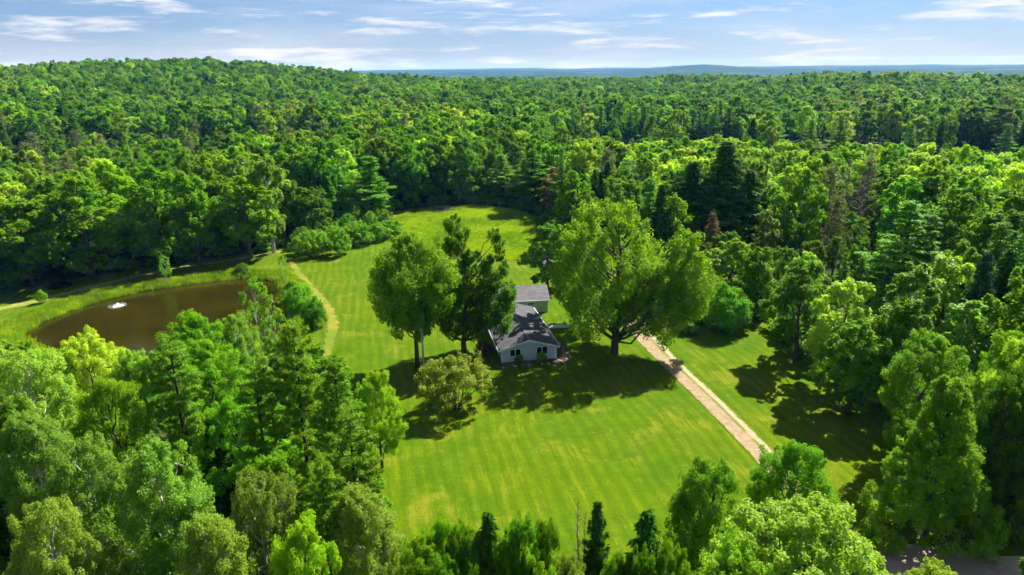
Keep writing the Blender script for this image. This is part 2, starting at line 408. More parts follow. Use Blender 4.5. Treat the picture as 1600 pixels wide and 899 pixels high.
def pine(seed, H, R, cb=.22, nl=16, ls=.30, step=.85, sub=6, dens=1.0, droop=0.0, asp=.16, top=.5, gap=.12):
    """white pine: whorls of long level limbs carrying separate plates of needles"""
    r = np.random.default_rng(seed); C = Crown(); W = MB(); tr = H * .016 + .05
    p = bent(r, (0, 0, -.6), (0, 0, H), 9, .008); p[0, :2] = 0
    W.tube(p, np.linspace(1.15, .06, 9) * tr, 8)
    z = H * cb
    while z < H * .985:
        t = (z / H - cb) / (1 - cb)
        Lm = R * (np.clip(1 - t, 0, 1) ** .62 * (.75 + .25 * math.sin(t * 7 + seed)) + .05) * (0.6 + .4 * min(1, t / .18))
        k = r.integers(4, 7); ph = r.random() * 6.28
        c0 = np.array([np.interp(z, p[:, 2], p[:, i]) for i in range(3)])
        for j in range(k):
            if r.random() < gap: continue
            th = ph + j * 6.283 / k + r.normal() * .2; L = Lm * r.uniform(.6, 1.18)
            dv = np.array([math.cos(th), math.sin(th), 0]); rise = r.uniform(.0, .22) + top * t * .9 - droop
            tip = c0 + dv * L + np.array([0, 0, rise * L])
            b = bent(r, c0, tip, 4, .05, .05)
            W.tube(b, np.linspace(.055, .012, 4) * (.5 + L / 4), 4, False)
            m = max(2, int(sub * L / 2.2 * dens)); s = r.uniform(.32, 1.05, m)
            lat = r.normal(size=m) * .20 * L * (1.15 - s) * 1.5
            side = np.array([-dv[1], dv[0], 0])
            tc = c0 + (tip - c0) * s[:, None] + side * lat[:, None]
            tc[:, 2] += r.uniform(-.05, .22, m) * (.5 + .2 * L)
            rt = r.uniform(.32, .62, m) * (.55 + .16 * L); tt = r.random(m)
            nn = np.maximum(6, (nl * (rt / .5) ** 2)).astype(int); idx = np.repeat(np.arange(m), nn); n = len(idx)
            off = rdir(r, n) * (rt[idx] * r.random(n) ** .5)[:, None] * [1.25, 1.25, .42]
            dr = unit(off * [1, 1, .6] + dv * .5 * rt[idx][:, None] + np.array([0, 0, .30]) + r.normal(size=(n, 3)) * .22)
            nr = r.normal(size=(n, 3)) * .5 + np.array([0, 0, .8])
            C.cards(r, tc[idx] + off, nr, ls * r.uniform(.7, 1.25, n), asp, np.clip(tt[idx] * .6 + r.random(n) * .4, 0, 1), t=dr)
        z += step * r.uniform(.75, 1.25) * (1.15 - .5 * t)
    return C, W
def spruce(seed, H, R, cb=.05, nl=8, ls=.22, step=.42, dens=1.0, asp=.30):
    r = np.random.default_rng(seed); C = Crown(); W = MB(); tr = H * .013 + .05
    W.tube([(0, 0, -.6), (0, 0, H * .5), (0, 0, H)], [tr * 1.1, tr * .6, .02], 8)
    z = H * cb
    while z < H * .99:
        t = (z / H - cb) / (1 - cb); Lm = R * ((1 - t) ** .85 + .03) * (.75 + .25 * min(1, t / .12))
        k = max(5, int(9 * (1 - t) + 4)); ph = r.random() * 6.28
        for j in range(k):
            th = ph + j * 6.283 / k + r.normal() * .2; L = Lm * r.uniform(.55, 1.2); dv = np.array([math.cos(th), math.sin(th), 0])
            c0 = np.array([0, 0, z]); m = max(3, int(5 * L * dens)); s = np.linspace(.2, 1.0, m) * r.uniform(.93, 1.07, m)
            side = np.array([-dv[1], dv[0], 0])
            ctr = c0 + dv * (L * s)[:, None]; ctr[:, 2] += L * (-.42 * s + .26 * s ** 2.4) + .25 * t * L * s
            W.tube([c0, ctr[m // 2], ctr[-1]], [.035, .02, .006], 3, False) if t < .9 else None
            tt = r.random()
            n = m * nl; idx = np.repeat(np.arange(m), nl)
            lat = r.uniform(-1, 1, n) * .30 * L * (1.1 - s[idx]) + r.normal(size=n) * .10
            pos = ctr[idx] + side * lat[:, None]; pos[:, 2] += -np.abs(lat) * .25 + r.normal(size=n) * .10
            dr = unit(dv + side * (np.sign(lat) * .7)[:, None] + np.array([0, 0, -.22]) + r.normal(size=(n, 3)) * .3)
            C.cards(r, pos, r.normal(size=(n, 3)) * .55 + np.array([0, 0, .8]) + dv * .35, ls * r.uniform(.7, 1.3, n), asp,
                    np.clip(tt * .5 + r.random(n) * .5, 0, 1), t=dr)
        z += step * r.uniform(.8, 1.2)
    return C, W
def bare(seed, H, R, cb=.3, n=40, leafn=0, ls=.14):
    """dead or nearly leafless tree"""
    r = np.random.default_rng(seed); C = Crown(); W = MB(); tr = H * .009 + .04
    p = bent(r, (0, 0, -.6), (0, 0, H), 7, .02); p[0, :2] = 0
    W.tube(p, np.linspace(1.1, .10, 7) * tr, 7)
    for i in range(n):
        z = H * (cb + (1 - cb) * (i + r.random()) / n); t = (z / H - cb) / (1 - cb); th = r.random() * 6.28
        L = R * (1 - t * .75) * r.uniform(.5, 1.1); c0 = np.array([np.interp(z, p[:, 2], p[:, k]) for k in range(3)])
        tip = c0 + np.array([math.cos(th) * L, math.sin(th) * L, L * r.uniform(.1, .8)])
        b = bent(r, c0, tip, 4, .12); W.tube(b, np.linspace(.045, .012, 4), 4, False)
        for _ in range(4):
            q = b[r.integers(1, 4)]; e = q + rdir(r, 1)[0] * L * .35 + np.array([0, 0, L * .15])
            W.tube(bent(r, q, e, 3, .1), [.02, .014, .006], 3, False)
            if leafn:
                m = leafn; pp = e + r.normal(size=(m, 3)) * .32
                C.cards(r, pp, r.normal(size=(m, 3)) + [0, 0, .5], ls * r.uniform(.7, 1.2, m), .6, r.random(m))
    return C, W

PROTO = {}
def proto(key, cw, leaf, bark, H, R):
    C, W = cw
    d = {'H': H, 'R': R, 'trunk': W.mesh(key + '_trunk', M[bark], True), 'crown': C.mesh(key + '_crown', M[leaf]) if C.V else None,
         'C': C, 'W': W, 'leaf': leaf, 'bark': bark}
    PROTO[key] = d
    return d
TREE_N = 0
def plant(key, name, label, cat, x, y, height, width=None, rotz=None, group=None, z=None):
    """one tree: an Empty at its foot with a trunk and a crown"""
    global TREE_N
    d = PROTO[key]; TREE_N += 1
    z = float(terrain(x, y)) if z is None else z
    o = thing(name, label, cat, (x, y, z), (TREE_N * 2.399) % 6.283 if rotz is None else rotz, group)
    sz = height / d['H']; sx = (width / 2 / d['R']) if width else sz
    o.scale = (sx, sx, sz)
    obj('trunk', d['trunk'], o)
    if d['crown'] is not None: obj('crown', d['crown'], o)
    return o

# ------------------------------------------------------------------ ground and everything laid on it
def structure(o): o['kind'] = 'structure'; return o
def sheet(name, P, off, res, mat, zfun=None, attrs=None):
    """a sheet draped over the terrain inside a polygon"""
    P = np.asarray(P, float); B = []
    for i in range(len(P)):
        a, b = P[i - 1], P[i]; n = max(1, int(np.hypot(*(b - a)) / res))
        B += [a + (b - a) * k / n for k in range(n)]
    B = np.array(B); lo, hi = P.min(0), P.max(0)
    gx, gy = np.meshgrid(np.arange(lo[0], hi[0], res), np.arange(lo[1], hi[1], res))
    G = np.stack([gx.ravel(), gy.ravel()], 1); G = G[sdist(P, G[:, 0], G[:, 1]) < -res * .4]
    pts = [Vector(p) for p in np.vstack([B, G])]
    v, e, f, *_ = delaunay_2d_cdt(pts, [], [list(range(len(B)))], 1, 1e-5)
    v = np.array([tuple(p) for p in v]); z = (terrain(v[:, 0], v[:, 1]) if zfun is None else zfun(v[:, 0], v[:, 1])) + off
    tri = np.array([t for t in f if len(t) == 3])
    me = mesh_np(name, np.column_stack([v, z]), [tri], [mat], smooth=True)
    return structure(obj(name, me))

def ground_mat():
    t = NT('woodland_floor'); p = t.pos()
    n = t.noise(p, .35, 6, .6); n2 = t.noise(p, 2.3, 5, .6); n3 = t.noise(p, .02, 4, .6); n4 = t.noise(p, .008, 7, .7)
    c = t.mix(t.ramp(n, .35, .65), (0.022, 0.035, 0.010), (0.050, 0.085, 0.014))
    c = t.mix(t.ramp(n2, .45, .75, 0, .5), c, (0.075, 0.055, 0.032))
    far = t.mix(t.ramp(n4, .35, .65), (0.008, 0.018, 0.005), (0.024, 0.044, 0.010))  # far canopy: the crowns' self-shading is put into this dark colour
    far = t.mix(t.ramp(n3, .55, .75, 0, .6), far, (0.036, 0.058, 0.014))
    n5 = t.noise(p, .0016, 7, .68)
    far = t.mix(t.ramp(n5, .50, .64, 0, .8), far, (0.060, 0.085, 0.022)); far = t.mix(t.ramp(n5, .47, .36, 0, .7), far, (0.005, 0.012, 0.004))
    ln = t.n('VectorMath', operation='LENGTH'); t.l(p, ln.inputs[0])
    c = t.mix(t.ramp(ln.outputs['Value'], 900, 2200), c, far)
    hb = t.math('ADD', t.math('MULTIPLY', n, .5), t.math('MULTIPLY', t.noise(p, .045, 6, .7), 14.0))
    return t.done(t.principled(c, .95, .05, bump=hb, dist=.5, strength=.6))
az = np.radians(np.concatenate([np.arange(-180, -48, 6.0), np.arange(-48, 48.01, .5), np.arange(54, 180, 6.0)]))
rr = 8.0 * 1.0135 ** np.arange(0, 566); rr = rr[rr < 14500]
A_, R_ = np.meshgrid(az, rr); gx = (np.sin(A_) * R_).ravel(); gy = (np.cos(A_) * R_).ravel()
na, nr = len(az), len(rr)
V = np.column_stack([gx, gy, terrain(gx, gy)]); V = np.vstack([V, [0, 0, float(terrain(0, 0))]])
i = np.arange(nr - 1)[:, None] * na; k = np.arange(na)[None]; k2 = (k + 1) % na
Q = np.stack([i + k, i + na + k, i + na + k2, i + k2], -1).reshape(-1, 4)
T = np.stack([np.full(na, len(V) - 1), np.arange(na), (np.arange(na) + 1) % na], 1)
structure(obj('ground', mesh_np('ground', V, [Q, T], [ground_mat()], smooth=True)))

DRIVE_ANG = math.atan2(*(gp(1190, 705) - gp(1000, 520))[[1, 0]])
def lawn_mat():
    t = NT('mown_grass'); p = t.pos()
    big = t.noise(p, .045, 4, .55, .3); mid = t.noise(p, .28, 5, .6); fine = t.noise(p, 3.5, 5, .7)
    st = t.mapping(p, rot=(0, 0, -DRIVE_ANG)); st2 = t.mapping(st, scale=(.06, 1, 1))
    sx = t.n('SeparateXYZ'); t.l(st, sx.inputs[0])
    wob = t.math('MULTIPLY', t.noise(p, .05, 2), 3.0)
    band = t.math('SINE', t.math('MULTIPLY', t.math('ADD', sx.outputs[1], wob), 2 * math.pi / 1.6))
    streak = t.noise(st2, 2.2, 5, .65)
    c = t.mix(t.ramp(mid, .3, .7), (0.051, 0.115, 0.0007), (0.086, 0.149, 0.0010))
    c = t.mix(t.ramp(big, .42, .72, 0, .7), c, (0.117, 0.165, 0.0013))
    c = t.mix(t.math('MULTIPLY', t.ramp(streak, .50, .66), t.ramp(big, .40, .60, .08, .48)), c, (0.191, 0.195, 0.0115))
    c = t.mix(t.ramp(band, -1, 1, 0, .42), c, (0.038, 0.095, 0.0007))
    dry = t.math('MULTIPLY', t.ramp(t.noise(p, .16, 5, .62, .4), .50, .68), t.ramp(streak, .38, .60, .15, 1))
    c = t.mix(t.math('MULTIPLY', dry, .75), c, (0.198, 0.192, 0.0155))
    patch = t.noise(p, .9, 5, .7, .8)
    c = t.mix(t.ramp(patch, .52, .70, 0, .45), c, (0.035, 0.100, 0.0030))
    c = t.mix(t.ramp(patch, .44, .30, 0, .35), c, (0.190, 0.190, 0.0300))
    c = t.mix(t.ramp(fine, .35, .7, 0, .35), c, (0.033, 0.077, 0.0007))
    return t.done(t.principled(c, .95, .03, bump=t.math('ADD', fine, t.math('MULTIPLY', band, .15)), dist=.12))
CLEAR_PX = [(-90, 452), (0, 446), (90, 440), (200, 424), (300, 410), (430, 394), (470, 375), (530, 352), (620, 330), (690, 323),
            (745, 320), (835, 333), (842, 350), (900, 430), (1000, 445), (1060, 452), (1100, 470), (1192, 500), (1215, 545), (1305, 600),
            (1405, 680), (1425, 780), (1480, 850), (1650, 862), (1650, 990), (1250, 990), (640, 990), (620, 830), (600, 760), (585, 660), (540, 590),
            (500, 560), (470, 545), (440, 540), (380, 556), (250, 575), (130, 570), (50, 555), (-90, 575)]
CLEAR = poly_px(CLEAR_PX)
LAWN = poly_px([(-90, 452), (0, 446), (90, 439), (200, 423), (300, 408), (430, 392), (470, 372), (530, 350), (620, 330), (690, 322),
                (745, 319), (835, 331), (900, 400), (1060, 440), (1130, 470), (1215, 500), (1300, 560), (1420, 640), (1520, 760), (1620, 830),
                (1650, 940), (1250, 960), (700, 960), (560, 860), (560, 700), (480, 600), (380, 575), (250, 590), (130, 585), (-90, 585)])
sheet('lawn', LAWN, .05, 1.6, lawn_mat())

def meadow_mat():
    t = NT('rough_meadow'); p = t.pos(); a = t.noise(p, .07, 4, .6, .4); b = t.noise(p, .5, 5, .65)
    c = t.mix(t.ramp(a, .38, .62), (0.11, 0.22, 0.006), (0.22, 0.26, 0.018))
    c = t.mix(t.ramp(b, .45, .75, 0, .6), c, (0.30, 0.28, 0.050))
    return t.done(t.principled(c, .95, .08, bump=b, dist=.3))
MEADOW = smooth_poly(poly_px([(600, 352), (640, 336), (700, 325), (760, 322), (832, 334), (838, 372), (838, 408), (800, 410), (740, 402), (660, 396), (610, 384)]), 2)
sheet('meadow', MEADOW, .09, 1.8, meadow_mat())

def bare_mat(name, a, b, c3, sc=1.2, rag=0.0):
    t = NT(name); p = t.pos(); n = t.noise(p, sc, 6, .65); n2 = t.noise(p, .25, 4, .6)
    c = t.mix(t.ramp(n, .3, .7), a, b); c = t.mix(t.ramp(n2, .4, .65, 0, .8), c, c3)
    sh = t.principled(c, .95, .1, bump=n, dist=.06)
    return t.done(ragged(t, p, sh, rag) if rag else sh)
sandy = bare_mat('sandy_track', (0.19, 0.19, 0.045), (0.27, 0.25, 0.09), (0.13, 0.19, 0.015), 1.2, 1.0)
trail = smooth_line([gp(u, v)[:2] for u, v in [(-60, 493), (20, 480), (90, 462), (150, 447), (230, 427), (330, 411), (400, 401), (450, 392)]])
def ribbon(name, line, width, off, mat, nw=2, jitter=0.0, seed=1):
    line = np.asarray(line); L = [line[0]]
    for a, b in zip(line[:-1], line[1:]):
        n = max(1, int(np.hypot(*(b - a)) / .8)); L += [a + (b - a) * (k + 1) / n for k in range(n)]
    L = np.array(L); d = np.gradient(L, axis=0); d /= np.linalg.norm(d, axis=1)[:, None]; nn = np.stack([-d[:, 1], d[:, 0]], 1)
    w = np.broadcast_to(np.interp(np.linspace(0, 1, len(L)), np.linspace(0, 1, len(np.atleast_1d(width))), np.atleast_1d(width)), (len(L),)) / 2
    r = np.random.default_rng(seed); s = np.linspace(-1, 1, nw + 1); V = []; U = []
    jl = np.convolve(r.normal(size=len(L)), np.ones(3) / 3, 'same') * jitter; jr = np.convolve(r.normal(size=len(L)), np.ones(3) / 3, 'same') * jitter
    for q in s:
        e = w * q + (jl if q == -1 else jr if q == 1 else 0)
        V.append(L + nn * e[:, None]); U.append(np.full(len(L), q))
    V = np.stack(V, 1).reshape(-1, 2); U = np.stack(U, 1).ravel()
    z = terrain(V[:, 0], V[:, 1]) + off
    i = np.arange(len(L) - 1)[:, None] * (nw + 1); k = np.arange(nw)[None]
    Q = np.stack([i + k + 1, i + k, i + nw + 1 + k, i + nw + 2 + k], -1).reshape(-1, 4)
    return structure(obj(name, mesh_np(name, np.column_stack([V, z]), [Q], [mat], attrs={'across': U}, smooth=True)))
ribbon('sandy_trail', trail, [4.5, 3.6, 1.8], .10, sandy, 2, .25)

worn = bare_mat('worn_yellow_grass', (0.15, 0.165, 0.012), (0.22, 0.205, 0.030), (0.075, 0.145, 0.005), 1.6, 1.3)
ribbon('worn_path', smooth_line([gp(u, v)[:2] for u, v in [(452, 404), (466, 428), (492, 458), (516, 486), (522, 512), (512, 545), (505, 575)]], 2), [2.4, 3.2, 3.6, 3.0], .12, worn, 2, .3, 9)
def drive_mat():
    t = NT('gravel_drive'); p = t.pos(); u = t.attr('across'); n = t.noise(p, 1.4, 6, .65); n2 = t.noise(p, .35, 4, .6)
    c = t.mix(t.ramp(n, .3, .7), (0.218, 0.154, 0.0868), (0.305, 0.236, 0.1438))
    pale = t.mix(t.ramp(n, .3, .7), (0.272, 0.223, 0.1149), (0.339, 0.297, 0.1814))
    c = t.mix(t.ramp(t.math('ADD', u, t.math('MULTIPLY', n2, .25)), .30, .55), c, pale)           # right wheel track is paler
    strip = t.math('MULTIPLY', t.ramp(u, .10, .22), t.ramp(u, .48, .34))
    grass = t.math('MULTIPLY', strip, t.ramp(n2, .36, .54))
    edge = t.ramp(t.math('ADD', t.math('ABSOLUTE', u), t.math('MULTIPLY', t.noise(p, .8, 5, .7), .7)), 1.05, 1.22)
    c = t.mix(t.math('MAXIMUM', t.math('MULTIPLY', grass, .85), edge), c, (0.091, 0.139, 0.0091))
    return t.done(ragged(t, p, t.principled(c, .95, .1, bump=n, dist=.05), .4, 1.3))
gravel = drive_mat()
drive = smooth_line([gp(u, v)[:2] for u, v in [(955, 497), (985, 503), (1003, 522), (1046, 567), (1100, 619), (1183, 700), (1270, 790), (1350, 880)]], 2)
ribbon('driveway', drive, [4.0, 4.2, 3.6, 3.5, 3.5, 3.7], .10, gravel, 8, .16)
ribbon('parking_spur', smooth_line([gp(u, v)[:2] for u, v in [(990, 512), (1015, 511), (1042, 513)]], 2), [4.2, 3.6, 2.6], .14, gravel, 8, .15, 5)
road_m = bare_mat('dirt_road', (0.24, 0.18, 0.13), (0.34, 0.27, 0.20), (0.28, 0.22, 0.17))
ribbon('dirt_road', smooth_line([gp(u, v)[:2] for u, v in [(1000, 1010), (1330, 890), (1430, 872), (1560, 893), (1700, 905), (1900, 900)]], 2), 4.2, .18, road_m, 4, .2, 3)

def water_mat():
    t = NT('murky_pond_water'); p = t.pos(); n = t.noise(p, .09, 5, .6, .6)
    c = t.mix(t.ramp(n, .35, .7), (0.016, 0.0125, 0.0005), (0.027, 0.0215, 0.0008))
    rip = t.math('ADD', t.noise(p, 2.2, 4, .6), t.math('MULTIPLY', t.noise(p, .5, 3), .6))
    return t.done(t.principled(c, .07, .4, bump=rip, dist=.03, strength=.5, IOR=1.30))
wm = water_mat()
def water(name, P, grow):
    c = P.mean(0); Q = c + (P - c) * grow
    me = mesh_np(name, np.column_stack([np.vstack([Q, c]), np.full(len(Q) + 1, WATER_Z)]),
                 [np.array([(len(Q), i, (i + 1) % len(Q)) for i in range(len(Q))])], [wm])
    # make faces look up
    if me.polygons[0].normal.z < 0: me.flip_normals()
    return structure(obj(name, me))
water('pond', POND, 1.05); water('small_pond', SMALL_POND, 1.06)

# ------------------------------------------------------------------ the house
M['siding'] = None
def siding_mat(name, a, b, step=.2):
    t = NT(name); o = t.n('TexCoord').outputs['Object']; sx = t.n('SeparateXYZ'); t.l(o, sx.inputs[0])
    saw = t.math('FRACT', t.math('DIVIDE', t.math('ADD', sx.outputs[2], 50.0), step))
    n = t.noise(o, 1.2, 5, .6)
    c = t.mix(t.ramp(n, .3, .7), a, b)
    return t.done(t.principled(c, .55, .3, bump=saw, dist=.03))
M['siding'] = siding_mat('pale_blue_lap_siding', (0.46, 0.58, 0.60), (0.52, 0.65, 0.67))
M['siding2'] = siding_mat('sage_lap_siding', (0.29, 0.35, 0.28), (0.34, 0.40, 0.32))
M['shed_side'] = siding_mat('white_shed_siding', (0.62, 0.64, 0.66), (0.70, 0.72, 0.74))
def shingle_mat(name, a, b):
    t = NT(name); o = t.n('TexCoord').outputs['Object']
    br = t.n('TexBrick'); t.l(o, br.inputs['Vector']); br.inputs['Scale'].default_value = 1.0
    br.inputs['Color1'].default_value = (.3, .3, .3, 1); br.inputs['Color2'].default_value = (.8, .8, .8, 1); br.inputs['Mortar'].default_value = (0, 0, 0, 1)
    br.inputs['Brick Width'].default_value = .9; br.inputs['Row Height'].default_value = .32; br.inputs['Mortar Size'].default_value = .015
    n = t.noise(o, .9, 5, .65); f = t.math('ADD', t.math('MULTIPLY', br.outputs['Color'], .35), t.math('MULTIPLY', n, .6))
    return t.done(t.principled(t.mix(t.ramp(f, .25, .75), a, b), .9, .2, bump=br.outputs['Color'], dist=.02))
M['shingle'] = shingle_mat('charcoal_shingles', (0.045, 0.045, 0.055), (0.105, 0.10, 0.11))
M['shingle2'] = shingle_mat('weathered_grey_shingles', (0.10, 0.095, 0.105), (0.17, 0.16, 0.17))
M['trim'] = flat_mat('white_trim', (0.74, 0.76, 0.77), .5, .4, 3)
M['glass'] = flat_mat('dark_window_glass', (0.012, 0.014, 0.016), .06, .6, 2)
M['door'] = flat_mat('off_white_door', (0.62, 0.62, 0.58), .5, .3)
M['found'] = flat_mat('concrete_foundation', (0.20, 0.19, 0.18), .9, .2)
M['mulch'] = bare_mat('brown_mulch', (0.055, 0.035, 0.025), (0.13, 0.085, 0.06), (0.17, 0.12, 0.09), 2.5)
M['concrete'] = flat_mat('pale_concrete', (0.46, 0.44, 0.41), .85, .2, 2.0, .1, .02)
M['pole'] = bark_mat('weathered_pole', (0.33, 0.31, 0.29), (0.50, 0.48, 0.46), 1.5)
M['metal'] = flat_mat('grey_metal', (0.35, 0.36, 0.38), .4, .5)
M['stone'] = flat_mat('pale_fieldstone', (0.36, 0.33, 0.29), .9, .2, 4, .3, .04)
M['dark_wood'] = flat_mat('dark_stained_wood', (0.06, 0.045, 0.035), .8, .2)

HA = gp(784.5, 569); HROT = math.radians(10.5)
hx, hy = np.array([math.cos(HROT), math.sin(HROT)]), np.array([-math.sin(HROT), math.cos(HROT)])
def house_xy(x, y): return HA[:2] + hx * x + hy * y
house = thing('house', 'low pale blue house with dark shingled gable roof facing the front lawn', 'house', (HA[0], HA[1], 0), HROT)
W_, D_, EV, AP = 8.2, 17.5, 2.42, 3.62
m = MB()
for (a, b) in (((0, 0), (W_, 0)), ((W_, 0), (W_, D_)), ((W_, D_), (0, D_)), ((0, D_), (0, 0))):
    m.add([(a[0], a[1], .25), (b[0], b[1], .25), (b[0], b[1], EV), (a[0], a[1], EV)], [(0, 1, 2, 3)])
for y in (0, D_):
    f = [(0, 1, 2)] if y == 0 else [(1, 0, 2)]
    m.add([(0, y, EV), (W_, y, EV), (W_ / 2, y, AP)], (), f)
m.build('wall', M['siding'], house)
MB().box((-.02, -.02, -.4), (W_ + .02, D_ + .02, .25)).build('foundation', M['found'], house)
ov, fo, sl = .55, .55, (AP - EV) / (W_ / 2)
m = MB()
m.slab([(-ov, -fo, EV - ov * sl + .16), (W_ / 2, -fo, AP + .16), (W_ / 2, D_ + .3, AP + .16), (-ov, D_ + .3, EV - ov * sl + .16)], .12)
m.slab([(W_ / 2, -fo, AP + .16), (W_ + ov, -fo, EV - ov * sl + .16), (W_ + ov, D_ + .3, EV - ov * sl + .16), (W_ / 2, D_ + .3, AP + .16)], .12)
roof = m.build('roof', M['shingle'], house)
m = MB().box((W_ / 2 - .13, -fo, AP + .155), (W_ / 2 + .13, D_ + .3, AP + .19)); m.build('ridge_cap', M['shingle2'], roof)
m = MB().tube([(2.2, 9, 3.0), (2.2, 9, 3.75)], .06, 8); m.build('vent_pipe', M['metal'], roof)
m = MB().tube([(2.9, 13, 3.1), (2.9, 13, 3.85)], .09, 8); m.build('vent_pipe', M['metal'], roof)
for s in (-1, 1):                                                        # rake boards along the gable
    x0 = -ov if s < 0 else W_ + ov; zz = EV - ov * sl + .03
    MB().add([(x0, -fo - .035, zz - .16), (W_ / 2, -fo - .035, AP - .12), (W_ / 2, -fo - .035, AP + .14), (x0, -fo - .035, zz + .11),
              (x0, -fo - .003, zz - .16), (W_ / 2, -fo - .003, AP - .12), (W_ / 2, -fo - .003, AP + .14), (x0, -fo - .003, zz + .11)],
             [(0, 1, 2, 3), (7, 6, 5, 4), (0, 4, 5, 1), (3, 2, 6, 7), (0, 3, 7, 4), (1, 5, 6, 2)]).build('rake_board', M['trim'], house)
for x in (-ov - .12, W_ + ov):
    m = MB().box((x, -fo, EV - ov * sl - .06), (x + .12, D_ + .3, EV - ov * sl + .07)); m.build('gutter', M['trim'], house)
for x, y in ((0, 0), (W_, 0)):
    MB().box((x - .09, y - .05, .25), (x + .09, y + .06, EV + .03)).build('corner_board', M['trim'], house)
m = MB().tube([(W_ + .5, -.25, 2.25), (W_ + .14, -.14, 2.0), (W_ + .14, -.14, .25), (W_ + .35, -.4, .12), (W_ + 1.0, -1.9, .10)], .06, 6); m.build('downspout', M['trim'], house)
def window(parent, x0, x1, z0, z1, y=0.0, panes=2, face='front', wallx=0.0):
    fr = .10; m = MB(); g = []
    def B(a0, a1, b0, b1, o0, o1):
        if face == 'front': return (a0, y - o1, b0), (a1, y - o0, b1)
        return (wallx + o0, a0, b0), (wallx + o1, a1, b1)
    m.box(*B(x0 - fr, x1 + fr, z1, z1 + fr, .0, .06)).box(*B(x0 - fr, x1 + fr, z0 - fr, z0, .0, .08))
    m.box(*B(x0 - fr, x0, z0, z1, .0, .06)).box(*B(x1, x1 + fr, z0, z1, .0, .06))
    for k in range(1, panes):
        xm = x0 + (x1 - x0) * k / panes; m.box(*B(xm - .05, xm + .05, z0, z1, .0, .05))
    w = m.build('window', M['trim'], parent)
    for k in range(panes):
        a = x0 + (x1 - x0) * k / panes + (.05 if k else 0); b = x0 + (x1 - x0) * (k + 1) / panes - (.05 if k < panes - 1 else 0)
        MB().box(*B(a, b, z0, z1, .004, .02)).build('pane', M['glass'], w)
    return w
window(house, 1.25, 2.85, 1.15, 2.15); window(house, 5.35, 6.95, 1.1, 2.25)
window(house, 3.0, 4.3, 1.0, 2.0, face='side', wallx=W_, panes=2)
m = MB().box((W_, 13.5, .3), (W_ + .05, 14.5, 2.3)); dr = m.build('door', M['door'], house)
MB().tube([(W_ + .05, 13.65, 1.25), (W_ + .13, 13.65, 1.25)], .05, 8).build('door_knob', M['metal'], dr)
structure(MB().box((0, 0, 0), (5.7, 1.4, .14)).build('walkway', M['concrete'], None))
wk = bpy.data.objects['walkway']; wk.location = (*house_xy(W_ + .1, 13.2), 0.02); wk.rotation_euler = (0, 0, HROT - .10)

gq = house_xy(2.4, 21.5)
gar = thing('garage', 'sage green outbuilding with grey roof and white door behind the blue house', 'garage', (gq[0] - 1.9, gq[1] + .4, 0), math.radians(5.5))
GW, GD, GE, GA = 11.6, 7.4, 2.5, 4.0
m = MB()
for (a, b) in (((0, 0), (GW, 0)), ((GW, 0), (GW, GD)), ((GW, GD), (0, GD)), ((0, GD), (0, 0))):
    m.add([(a[0], a[1], -.2), (b[0], b[1], -.2), (b[0], b[1], GE), (a[0], a[1], GE)], [(0, 1, 2, 3)])
for x in (0, GW): m.add([(x, 0, GE), (x, GD, GE), (x, GD / 2, GA)], (), [(0, 1, 2)] if x else [(1, 0, 2)])
m.build('wall', M['siding2'], gar)
m = MB(); o_ = .4; sg = (GA - GE) / (GD / 2)
m.slab([(-.35, -o_, GE - o_ * sg + .15), (GW + .35, -o_, GE - o_ * sg + .15), (GW + .35, GD / 2, GA + .15), (-.35, GD / 2, GA + .15)], .12)
m.slab([(-.35, GD / 2, GA + .15), (GW + .35, GD / 2, GA + .15), (GW + .35, GD + o_, GE - o_ * sg + .15), (-.35, GD + o_, GE - o_ * sg + .15)], .12)
gr = m.build('roof', M['shingle2'], gar)
MB().box((-.35, -o_ - .06, GE - o_ * sg - .02), (GW + .35, -o_ - .003, GE - o_ * sg + .16)).build('fascia', M['trim'], gr)
m = MB().box((5.3, -.05, .0), (6.25, -.003, 2.1)); gd = m.build('door', M['door'], gar)
MB().box((5.5, -.075, .95), (6.05, -.052, 1.9)).build('pane', M['glass'], gd)
window(gar, 8.0, 9.1, 1.55, 1.95, panes=1)
sq = gp(853, 433)
shed = thing('shed', 'small white shed half hidden behind the big maple', 'shed', (sq[0], sq[1], 0), math.radians(8))
m = MB()
for (a, b) in (((0, 0), (3, 0)), ((3, 0), (3, 4)), ((3, 4), (0, 4)), ((0, 4), (0, 0))):
    m.add([(a[0], a[1], 0), (b[0], b[1], 0), (b[0], b[1], 2.1), (a[0], a[1], 2.1)], [(0, 1, 2, 3)])
m.add([(0, 0, 2.1), (3, 0, 2.1), (1.5, 0, 2.9), (0, 4, 2.1), (3, 4, 2.1), (1.5, 4, 2.9)], (), [(0, 1, 2), (4, 3, 5)])
m.build('wall', M['shed_side'], shed)
m = MB(); m.slab([(-.25, -.2, 2.05), (1.5, -.2, 3.0), (1.5, 4.2, 3.0), (-.25, 4.2, 2.05)], .08); m.slab([(1.5, -.2, 3.0), (3.25, -.2, 2.05), (3.25, 4.2, 2.05), (1.5, 4.2, 3.0)], .08)
m.build('roof', M['shingle2'], shed)
MB().box((1.0, -.05, .05), (2.0, -.003, 1.95)).build('door', M['trim'], shed)

